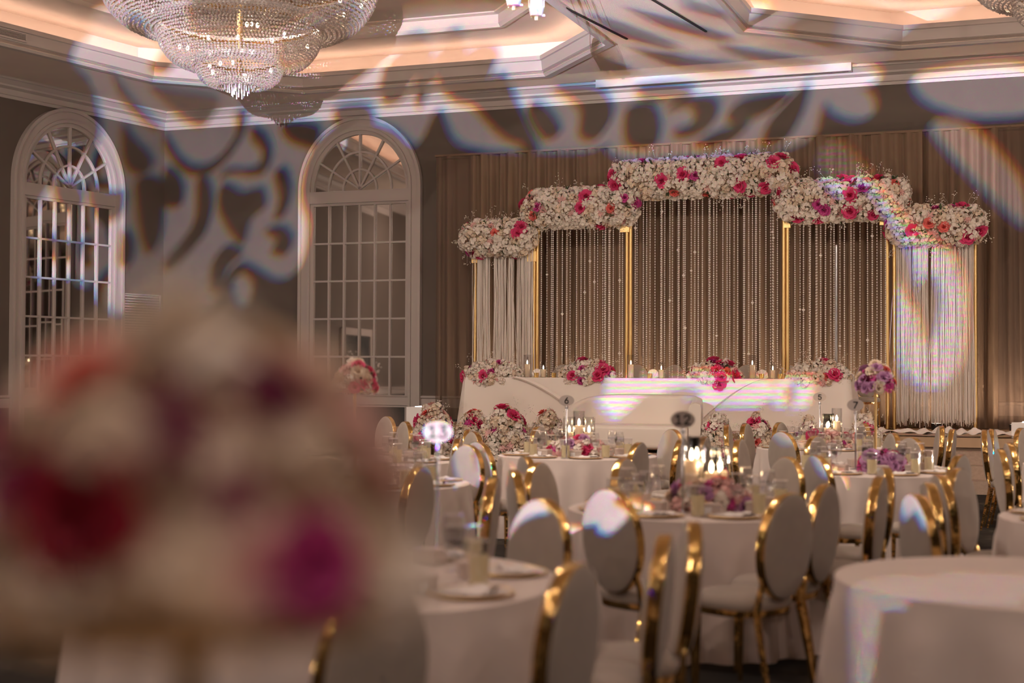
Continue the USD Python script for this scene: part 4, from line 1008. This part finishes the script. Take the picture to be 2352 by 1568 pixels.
bank(1700, 1782, 962, 1030, B_STAGE - .45, 'flower bank before the head table, between the number 12 and number 5 signs', 110, 905, .7, 0.0)
bank(1815, 1900, 970, 1020, B_STAGE - .45, 'small flower bank behind the candles of the farthest right-hand table', 80, 906, .6, 0.0)
bank(1935, 2040, 964, 1030, B_STAGE - .4, 'white flower bank at the right end of the stage front, behind the gold stand', 110, 907, .7, 0.0)
# bunched cloth
n = 320; s = np.linspace(a_of(at_b(1985, 1000, B_STAGE)), a_of(at_b(2345, 1000, B_STAGE)), n); P = []
for k in range(15):
    u = k / 14; hgt = .05 + .13 * (meshkit.fbm(np.c_[s * 3.2, np.full(n, u * 2.2), 0 * s], 4, 8) - .25) + .025 * np.sin(s * 31 + 5 * u + 2 * np.sin(s * 5))
    P.append(np.array([ab(x, B_STAGE + .03 + .4 * u + .05 * math.sin(x * 13 + u * 6), HS + .006 + max(.0, h_) * math.sin(PI * min(1, u * .85 + .12)) ** .5) for x, h_ in zip(s, hgt)]))
obj('stage_cloth', MB().grid(np.array(P)), M['cloth_stage'], None, smooth=60, label='white cloth bunched along the edge of the stage at right', cat='cloth')
def uplight_box(px, py, b, label, zf=0.0, hgt=.36):
    p = at_b(px, py, b); t = thing('uplight_box', label, 'light', (p[0], p[1], zf), A_ANG); h = p[2] - zf
    obj('housing', MB().rbox((-.16, -.13, 0), (.16, .13, h), .012), M['white_box'], t)
    obj('lens', MB().box((-.02, -.1, h), (.14, .1, h + .012)), M['led'], t, label='glowing white lens'); return t
uplight_box(962, 934, B_STAGE + .2, 'white uplight box standing at the left end of the stage', HS)
uplight_box(2352, 970, B_STAGE + .25, 'white uplight box on the stage at the right edge of the photo', HS)
uplight_i = 0
for px, ul in zip((1150, 1330, 1480, 1640, 1800, 1960, 2150, 2330), ('leftmost', 'second from left', 'third from left', 'fourth from left', 'fourth from right', 'third from right', 'second from right', 'rightmost')):  # unseen lamps, hidden by the head table, that light the drape
    p = at_b(px, 900, B_DRAPE - .55); t = thing('unseen_uplight', f'unseen uplight hidden behind the head table, lighting the drape, {ul}', 'light', (p[0], p[1], HS), A_ANG, 'unseen uplights behind the head table')
    obj('can', MB().lathe([(0, 0), (.07, 0), (.08, .10), (.07, .10), (.06, .03), (0, .03)], 14), M['black'], t, smooth=40)
    disk_light(f'/World/unseen_uplight_lamp_{uplight_i}', (p[0], p[1], HS + .09), .05, UP_POWER, UP_COLOR, tuple(np.array([0, 0, 1.0]) + B * .32)); uplight_i += 1

# ------------------------------------------------------------------ chandeliers and ceiling fittings
def make_chandelier():
    t = thing('chandelier', 'chandelier', 'chandelier'); zt = 0.0          # local z = 0 at the lowest crystal
    def net(name, ro, ri, z_top, h, cols, rows, rb, seed):
        rg = np.random.default_rng(seed); P = []
        for k in range(rows):
            th = (k + .5) / rows * PI / 2; r_ = ri + (ro - ri) * math.cos(th) ** .8; zz = z_top - h * math.sin(th)
            m_ = max(20, int(cols * (r_ / ro))); az = np.arange(m_) * 2 * PI / m_ + rg.uniform(0, .02)
            P.append(np.c_[r_ * np.cos(az), r_ * np.sin(az), zz + rg.normal(0, .004, m_)])
        obj(name, beads(np.vstack(P), rb), M['crystal'], t, kind='stuff')
    net('bead_net', 1.90, 1.12, 1.72, .80, 230, 21, .021, 1)
    net('bead_net', 1.13, .60, 1.06, .62, 150, 20, .019, 2)
    net('bead_net', .60, .27, .52, .34, 96, 14, .016, 3)
    for r_, zz in ((1.90, 1.74), (1.13, 1.08), (.60, .54), (.27, .25)):
        obj('crystal_ring', MB().lathe([(r_ - .02, zz - .03), (r_ + .02, zz - .03), (r_ + .025, zz + .03), (r_ - .02, zz + .03), (r_ - .02, zz - .03)], 64), M['crystal_drop'], t)
    P = MB()
    for k in range(44):
        a = k * 2.39996; r_ = .25 * math.sqrt((k + 1) / 44); zb_ = .0 + .20 * (r_ / .25) ** 1.4
        P.tube([(r_ * math.cos(a), r_ * math.sin(a), .28), (r_ * math.cos(a), r_ * math.sin(a), zb_)], .011, 4)
    obj('crystal_fringe', P, M['crystal_drop'], t, kind='stuff')
    rg = random.Random(5)
    for k in range(34):
        ro, zz = rg.choice(((1.5, 1.25), (1.7, 1.45), (.95, .82), (.8, .68), (.42, .42))); a = rg.uniform(0, 2 * PI)
        obj('bulb', MB().lathe([(0, -.035), (.018, -.02), (.024, 0), (.018, .025), (0, .04)], 6, (ro * math.cos(a), ro * math.sin(a), zz)), M['bulb'], t, smooth=True)
    obj('frame', MB().tube([(0, 0, .25), (0, 0, 2.3)], .04, 10).lathe([(1.0, 1.0), (1.02, 1.02), (1.0, 1.04)], 40).lathe([(1.7, 1.68), (1.72, 1.7), (1.7, 1.72)], 40).lathe([(.5, .5), (.52, .52), (.5, .54)], 30), M['brass'], t)
    for k in range(10):
        a = k * PI / 5; obj('arm', MB().tube([(0, 0, 1.9), (.9 * math.cos(a), .9 * math.sin(a), 1.85), (1.7 * math.cos(a), 1.7 * math.sin(a), 1.7)], .012, 5), M['brass'], t)
    return t
chandelier = Kind(make_chandelier)
chs = ((-10.3, 17.0, 'large tiered crystal bead chandelier at the upper left'), (0.25, 17.0, 'tiered crystal bead chandelier partly cut off at the upper right corner'))
for a_, b_, lab in chs:
    p = ab(a_, b_); tip = 5.23; chandelier((p[0], p[1], tip), 0, lab, 'crystal chandeliers')
for i_, (a_, b_) in enumerate([c_[:2] for c_ in chs] + [(-10.3, 2.5), (0.25, 2.5)]):  # last two groups: unseen lamps with no chandelier, out of view, lighting the hall
    for j_ in range(4):
        p = ab(a_ + .75 * math.cos(j_ * PI / 2 + .4), b_ + .75 * math.sin(j_ * PI / 2 + .4), 5.23 + (1.25 if i_ < 2 else .6)); sphere_light(f'/World/chandelier_and_unseen_lamp_{i_}_{j_}', p, .03, CHAND_POWER, CHAND_COLOR)
for i_, (a_, b_, ta) in enumerate(((-9.0, 10.0, -5.0), (-4.8, 9.5, -2.0), (2.0, 10.0, .5))):  # unseen spots, out of view, lighting the head table from in front
    p = ab(a_, b_, Z_CEIL - .15); disk_light(f'/World/unseen_stage_spot_{i_}', p, .07, SPOT_POWER, SPOT_COLOR, ab(ta, B_FRAME, 2.2) - p, 22)
def pendant(px, py, y, label, tilt=0.0):
    p = at_y(px, py, y); t = thing('ceiling_fixture', label, 'light', p)
    prof = [(0, .21), (.025, .21), (.045, .20), (.062, .15), (.07, .08), (.072, .02), (.067, -.0), (.06, -.03), (.05, -.035), (0, -.035)]
    obj('lamp_body', MB().lathe(prof, 24), M['white_metal'], t, smooth=40)
    obj('band', MB().lathe([(.073, .035), (.078, .04), (.078, .055), (.073, .06)], 24), M['white_metal'], t, smooth=40)
    for a in (0, 2.1, 4.2): obj('clamp', MB().box((.065 * math.cos(a) - .012, .065 * math.sin(a) - .012, -.035), (.065 * math.cos(a) + .02 * math.copysign(1, math.cos(a)), .065 * math.sin(a) + .012, -.015)), M['white_metal'], t)
    obj('spout', MB().lathe([(0, -.035), (.018, -.035), (.016, -.07), (0, -.07)], 10), M['white_metal'], t)
    for sx in (-.075, .075): obj('hanger', MB().tube([(sx, 0, .05), (sx, 0, Z_CEIL - p[2])], .004, 5), M['white_metal'], t)
    obj('stem', MB().tube([(0, 0, .2), (0, 0, Z_CEIL - p[2])], .012, 6), M['brass'], t)
pendant(1232, 30, 14.0, 'white cylindrical ceiling fixture at the top centre, right one')
pendant(1180, 6, 13.4, 'white cylindrical ceiling fixture at the top centre, left one')
for (x0, y0, x1, y1, w, lab) in ((1262, -2, 1440, 88, .03, 'thin dark ceiling track, left one'), (1500, -2, 1622, 71, .03, 'thin dark ceiling track, right one')):
    p, q = at_z(x0, y0, Z_CEIL), at_z(x1, y1, Z_CEIL); d = unit(q - p); p = p - d * 3; s = np.cross([0, 0, 1.0], d) * w / 2; dz = np.array([0, 0, .02])
    obj('ceiling_track', MB().add([p - s, p + s, q + s, q - s, p - s - dz, p + s - dz, q + s - dz, q - s - dz], [[0, 1, 2, 3], [7, 6, 5, 4], [0, 4, 5, 1], [1, 5, 6, 2], [2, 6, 7, 3], [3, 7, 4, 0]]), M['slot'], None, label=lab, cat='track')
bS = B_WALL - .46
t = thing('screen_housing', 'long white retractable screen housing under the ceiling above the drape', 'screen')
p, q = at_b(1368, 195, bS), at_b(1955, 155, bS)
obj('casing', abbox(MB(), a_of(p), a_of(q), bS, bS + .13, Z_CEIL - .13, Z_CEIL - .001), M['trim'], t)
obj('slot', abbox(MB(), a_of(p) + .05, a_of(q) - .05, bS + .05, bS + .08, Z_CEIL - .132, Z_CEIL - .12), M['slot'], t)
# louvred grilles
def grille(name, label, O_, ex, nrm, W, H, n, up=np.array([0, 0, 1.0])):
    t = thing(name, label, 'vent'); F = frame(ex, up, nrm, O_)
    obj('frame', MB().poly(sbox(0, 0, W, H).difference(sbox(.02, .02, W - .02, H - .02)), .025, F), M['trim'], t)
    obj('backing', MB().poly(sbox(.02, .02, W - .02, H - .02), .004, F), M['slot'], t)
    for k in range(n):
        y = .02 + (H - .04) * (k + .2) / n; obj('slat', MB().poly(sbox(.02, y, W - .02, y + (H - .04) / n * .55), .016, F), M['trim'], t)
pv = at_left(352, 755, .012)
gz = at_left(330, 770)[2]; gt = at_left(330, 676)[2]; ps = CORNER + LW * 1.06
grille('wall_grille', 'pale louvred wall grille between the left arched window and the corner', np.array([ps[0], ps[1], gz]), -LW, LN, .98, gt - gz, 15)
P0 = np.array(pts(CA)); e = P0[2] - P0[1]; e = np.array([e[0], e[1], 0]); 
pf = at_z(88, 96, Z_CEIL + .08); ed = unit(e); nf = np.cross([0, 0, 1.0], ed); nf = nf if nf[0] > 0 else -nf
q1 = np.array([P0[1][0], P0[1][1], 0]); sdist = (pf - q1) @ ed
og = q1 + ed * (sdist + 1.0) + nf * .045; og[2] = Z_CEIL + .075
grille('air_vent', 'slotted air vent in the coffer edge at the upper left', og, -ed, nf, .95, .14, 5)

# ------------------------------------------------------------------ added fill lamps at ceiling height, out of view
k = 0
for a_ in (-17.0, -5.2, 0.6, 6.3):
    for b_ in (-3.5, 2.0, 9.0):
        p = ab(a_, b_, Z_CEIL - .012)
        if a_ == 0.6: p = ab(a_, -2.5, Z_CEIL - .012)
        if a_ == 0.6 and b_ > -3: continue
        if not room.contains(Polygon([(p[0] - .1, p[1] - .1), (p[0] + .1, p[1] - .1), (p[0], p[1] + .1)])): continue
        disk_light(f'/World/fill_light_{k}', p, .12, FILL_POWER * (1.6 if a_ == 0.6 else 1), FILL_COLOR); k += 1

for i_, p in enumerate((np.array([-13.5, 9.0, .3]), np.array([-10.5, 13.5, .3]), np.array([10.5, 9.0, .3]), np.array([12.5, 13.0, .3]))):  # added fill lamps near the floor, out of view, to brighten the ceiling
    disk_light(f'/World/ceiling_fill_light_{i_}', p, .15, CEIL_FILL_POWER, (1.0, .80, .66), (-p[0] * .02, .35, 1.0), 50)
# ------------------------------------------------------------------ pattern projector: a lamp behind a cut-out gobo plate
def hit(px, py):
    """where the sight line of a photo point meets the room's shell"""
    r = ray(px, py); best = None
    for p in (at_b(px, py, B_WALL), at_left(px, py), at_z(px, py, Z_CEIL) if r[2] > 0 else None):
        if p is None: continue
        tt = (p - EYE) @ FWD
        if tt > 0 and (best is None or tt < best[0]): best = (tt, p)
    return best[1]
GT = ab(-4.0, 21.0, 4.3) - GOBO_AT; GF = unit(GT); GX = unit(np.cross(GF, [0, 0, 1])); GY = np.cross(GX, GF); GD = .5
def to_plate(w):
    d = np.asarray(w) - GOBO_AT; k_ = GD / (d @ GF); return ((d @ GX) * k_, (d @ GY) * k_)
def shape(pts_, depth=None, smooth_=True):
    q = np.array(pts_ + pts_[:1], float); out = []
    if smooth_:                                    # closed Catmull-Rom through the points
        n = len(pts_); c = np.array(pts_, float)
        for i in range(n):
            p0, p1, p2, p3 = c[i - 1], c[i], c[(i + 1) % n], c[(i + 2) % n]
            for u in np.linspace(0, 1, 7)[:-1]:
                out.append(.5 * (2 * p1 + (p2 - p0) * u + (2 * p0 - 5 * p1 + 4 * p2 - p3) * u * u + (3 * p1 - p0 - 3 * p2 + p3) * u ** 3))
    else:
        for a, b in zip(q, q[1:]):
            m_ = max(1, int(np.linalg.norm(b - a) / 25)); out += [a + (b - a) * i / m_ for i in range(m_)]
    return Polygon([to_plate(hit(*p) if depth is None else at_y(*p, depth)) for p in out]).buffer(0)
# lit areas of the pattern (traced in the photograph), then the dark scrolls inside them
lit = [
 [(180, -30), (420, -30), (520, 60), (640, 120), (760, 60), (880, -30), (1180, -30), (1290, 60), (1390, 110), (1420, 170), (1400, 330), (1230, 350), (1060, 330), (1010, 250), (960, 330), (900, 290), (800, 275), (720, 340), (692, 440), (710, 520), (690, 610), (640, 640), (560, 600), (520, 640), (490, 700), (430, 730), (380, 720), (330, 680), (290, 720), (250, 710), (180, 640), (90, 640), (80, 500), (140, 400), (230, 320), (215, 200), (160, 120)],
 [(1180, -30), (1700, -30), (1690, 60), (1800, 110), (2000, 150), (2010, 190), (1900, 230), (1850, 330), (1640, 360), (1420, 360), (1380, 250), (1360, 150), (1280, 80)],
 [(1905, 205), (1990, 205), (2010, 255), (1960, 275), (1905, 250)], [(2120, 170), (2352, 150), (2380, 250), (2280, 270), (2190, 260), (2110, 220)],
 [(1890, 400), (1940, 330), (2100, 520), (2220, 620), (2230, 820), (2170, 900), (2080, 840), (2060, 580)], [(2140, 300), (2230, 290), (2352, 420), (2352, 520)],
 [(535, 650), (560, 628), (582, 650), (575, 690), (550, 700)],
 [(1450, 868), (1640, 872), (1730, 885), (1720, 940), (1640, 950), (1560, 925), (1480, 990), (1430, 950)], [(1735, 890), (1800, 885), (1800, 940), (1710, 955)], [(1825, 890), (1900, 888), (1885, 955), (1815, 950)],
]
dark = [
 [(284, 284), (304, 306), (346, 350), (352, 378), (330, 400), (302, 394), (284, 359)],
 [(317, 410), (374, 411), (378, 490), (372, 542), (348, 581), (331, 560), (317, 490)],
 [(382, 302), (396, 326), (418, 359), (455, 378), (494, 368), (525, 337), (547, 302), (544, 262), (569, 249), (567, 289), (544, 337), (516, 372), (486, 396), (451, 404), (418, 390), (394, 359), (380, 332)],
 [(382, 385), (411, 396), (424, 429), (420, 464), (401, 477), (380, 464)],
 [(455, 416), (477, 404), (492, 455), (477, 525), (444, 570), (413, 604), (385, 623), (383, 595), (420, 553), (451, 499)],
 [(341, 192), (411, 203), (500, 219), (499, 254), (464, 290), (422, 273), (385, 238)],
 [(256, 158), (289, 203), (341, 261), (372, 289), (363, 299), (324, 271), (278, 219)],
 [(503, 411), (534, 398), (578, 404), (612, 394), (626, 350), (612, 306), (578, 289), (584, 324), (604, 346), (597, 376), (560, 385), (525, 385)],
 [(516, 420), (560, 438), (604, 429), (612, 472), (578, 503), (560, 560), (525, 525), (503, 472)],
 [(632, 398), (658, 385), (672, 438), (656, 490), (632, 503), (643, 455)],
 [(652, 284), (700, 278), (737, 293), (722, 337), (682, 331), (656, 311)],
 [(612, 525), (652, 516), (674, 547), (656, 586), (626, 578), (637, 553), (623, 541)],
 [(490, 604), (525, 560), (560, 578), (525, 612), (512, 665), (486, 665)],
 [(289, 525), (311, 560), (298, 612), (278, 595)],
 [(210, 411), (254, 438), (289, 438), (284, 490), (245, 508), (210, 472)],
 [(105, 534), (149, 551), (197, 551), (179, 595), (122, 595)],
 [(127, 420), (179, 416), (197, 464), (149, 490)],
 [(715, 120), (760, 70), (830, 20), (840, 120), (800, 190), (740, 210)], [(860, 100), (905, 40), (950, 90), (940, 210), (890, 240), (870, 180)], [(1000, 160), (1050, 60), (1110, 90), (1130, 190), (1180, 260), (1230, 330), (1160, 320), (1090, 250), (1040, 230)],
 [(770, 250), (850, 240), (860, 300), (800, 320)], [(960, 80), (1000, 30), (1030, 110), (990, 200), (965, 250), (950, 160)],
 [(1270, 200), (1330, 190), (1390, 205), (1410, 260), (1370, 320), (1330, 310), (1330, 250)], [(1225, 230), (1265, 250), (1290, 300), (1250, 320), (1215, 270)], [(1130, 180), (1160, 170), (1200, 250), (1240, 345), (1190, 330)],
 [(1465, 200), (1550, 190), (1600, 205), (1560, 228), (1480, 228)], [(1530, 255), (1570, 225), (1640, 222), (1652, 258), (1620, 300), (1570, 318), (1545, 300), (1592, 280), (1585, 246)],
 [(1670, 265), (1712, 225), (1815, 212), (1765, 258), (1690, 285)], [(1600, 330), (1650, 298), (1720, 280), (1700, 310), (1640, 345)],
 [(1440, 250), (1500, 235), (1520, 290), (1500, 340), (1440, 330)], [(1760, 290), (1830, 210), (1860, 190), (1845, 260), (1800, 330), (1760, 340)],
 [(1350, 40), (1420, 60), (1560, 110), (1540, 122), (1400, 85)], [(1430, 20), (1560, 50), (1690, 90), (1660, 100), (1520, 66)], [(1450, 110), (1600, 140), (1730, 155), (1700, 168), (1550, 158)], [(1370, 140), (1420, 150), (1460, 170), (1410, 176)], [(1640, 110), (1780, 128), (1900, 150), (1820, 156), (1700, 136)], [(1560, 10), (1680, 40), (1660, 52), (1580, 34)],
 [(1960, 480), (2010, 440), (2110, 600), (2120, 720), (2070, 640)], [(2120, 700), (2150, 640), (2180, 700), (2150, 800)],
 [(470, 20), (560, 20), (600, 100), (520, 120)], [(330, 60), (380, 90), (370, 160), (330, 140)],
 [(1560, 930), (1600, 905), (1640, 920), (1620, 960)], [(1840, 905), (1860, 905), (1860, 945), (1840, 945)],
]
LIT = [shape(p) for p in lit]
slots = unary_union([sbox(-2, y, 2, y + .0009) for y in np.arange(-.8, .8, .0020)])      # finely slotted metal dims the patches on pale cloth
for k in (4, 7, 8, 9): LIT[k] = LIT[k].intersection(slots)
DARK = [shape(p) for p in dark]
spots = [ # patches that fall on chairs and cloths: (outline, distance)
 ([(1330, 1135), (1400, 1110), (1450, 1130), (1425, 1160), (1462, 1190), (1420, 1230), (1385, 1228), (1372, 1208), (1330, 1205)], 7.25),
 ([(1130, 1245), (1145, 1175), (1190, 1135), (1240, 1140), (1275, 1180), (1240, 1185), (1195, 1200), (1160, 1235)], 6.6),
 ([(1060, 1040), (1090, 1005), (1125, 1015), (1110, 1060), (1120, 1120), (1105, 1160), (1075, 1130)], 11.9),
 ([(2075, 1150), (2110, 1130), (2150, 1200), (2140, 1230), (2115, 1190), (2085, 1200)], 7.1),
 ([(1490, 1000), (1530, 980), (1530, 1030), (1495, 1060)], 14.2), ([(1770, 985), (1815, 985), (1832, 1015), (1800, 1020)], 13.9),
 ([(1145, 1075), (1175, 1070), (1175, 1140), (1150, 1150)], 13.1), ([(2270, 990), (2295, 1000), (2290, 1050), (2275, 1030)], 13.5),
 ([(1870, 1045), (1910, 1060), (1925, 1100), (1895, 1095)], 10.2), ([(972, 968), (1042, 968), (1040, 1035), (1022, 1050), (1022, 1250), (992, 1250), (992, 1050), (970, 1035)], 6.5),
]
def projector(name, label, holes, power, rl, gap):
    holes = holes.simplify(.00008); mx = max(abs(c) for c in holes.bounds) + .05; plate = sbox(-mx, -mx, mx, mx).difference(holes)
    t = thing(name, label, 'projector')
    obj('gobo_plate', MB().poly(plate, .001, frame(GX, GY, -GF, GOBO_AT + GF * GD)), M['black'], t)
    hb_ = MB()
    for u_, v_ in ((GX, GY), (-GX, GY), (GY, GX), (-GY, GX)):
        c0 = GOBO_AT + u_ * mx; hb_.add([c0 - v_ * mx - GF * .06, c0 + v_ * mx - GF * .06, c0 + v_ * mx + GF * GD, c0 - v_ * mx + GF * GD], [[0, 1, 2, 3]])
    cb = GOBO_AT - GF * .06; hb_.add([cb - GX * mx - GY * mx, cb + GX * mx - GY * mx, cb + GX * mx + GY * mx, cb - GX * mx + GY * mx], [[0, 1, 2, 3]])
    obj('housing', hb_, M['black'], t)
    obj('stand', MB().tube([(GOBO_AT[0], GOBO_AT[1], 0), (GOBO_AT[0], GOBO_AT[1], GOBO_AT[2] - mx - .02)], .025), M['black'], t)
    for k, col in enumerate(GOBO_COLOR): sphere_light(f'/World/{name}_lamp_{k}', GOBO_AT + (GX * .7 + GY * .7) * (k - 1) * gap, rl, power, col)
projector('pattern_projector', 'black pattern projector on a tall stand behind the camera', unary_union(LIT).difference(unary_union(DARK)), GOBO_POWER, .0014, .0013)
# a third one, unseen and out of view at left, streaks the ceiling at right
GOBO_AT = np.array([-8.6, 8.0, 1.6]); GT = at_z(1550, 60, Z_CEIL) - GOBO_AT; GF = unit(GT); GX = unit(np.cross(GF, [0, 0, 1])); GY = np.cross(GX, GF)
cl = [[(1175, -60), (1900, -60), (1990, 60), (2030, 120), (1960, 150), (1640, 160), (1420, 190), (1390, 110), (1290, 40)]]
cd = [[(1350, 30), (1430, 50), (1570, 105), (1550, 118), (1410, 80)], [(1430, 14), (1560, 45), (1700, 88), (1660, 98), (1520, 62)], [(1440, 108), (1600, 132), (1740, 150), (1700, 164), (1550, 156)], [(1390, 136), (1430, 146), (1480, 168), (1420, 176)],
      [(1640, 100), (1790, 122), (1920, 146), (1820, 152), (1700, 132)], [(1560, -10), (1690, 30), (1670, 46), (1580, 24)], [(1700, 10), (1850, 60), (1960, 100), (1900, 110), (1760, 62)], [(1250, -40), (1330, -10), (1360, 14), (1300, 10)], [(1780, -30), (1900, 10), (1960, 40), (1880, 40)]]
shape_ceil = lambda p: Polygon([to_plate(at_z(*q, Z_CEIL)) for q in [np.array(a) + (np.array(b) - np.array(a)) * u for a, b in zip(p, p[1:] + p[:1]) for u in (0, .25, .5, .75)]]).buffer(0)
projector('unseen_ceiling_projector', 'unseen pattern projector out of view at left, lighting the ceiling with streaks', unary_union([shape_ceil(p) for p in cl]).difference(unary_union([shape_ceil(p).buffer(.004).buffer(-.004) for p in cd])), CEIL_POWER, .0018, .0013)
# a second, weaker projector, unseen behind the camera, throws patches on chairs and cloths
GOBO_AT = np.array([-1.2, -1.6, 2.6]); GT = ab(-1.0, 9.0, 1.0) - GOBO_AT; GF = unit(GT); GX = unit(np.cross(GF, [0, 0, 1])); GY = np.cross(GX, GF)
projector('unseen_table_projector', 'second pattern projector, unseen behind the camera, lighting patches on chairs and cloths', unary_union([shape(p, d) for p, d in spots] + [shape([(1920, 1335), (1960, 1290), (2150, 1270), (2352, 1275), (2352, 1405), (2100, 1385), (2015, 1400), (1995, 1568), (1930, 1568)], 5.2, False).intersection(unary_union([sbox(-2, y, 2, y + .00035) for y in np.arange(-.6, .6, .0024)]))]), NEAR_POWER, .0008, .0008)
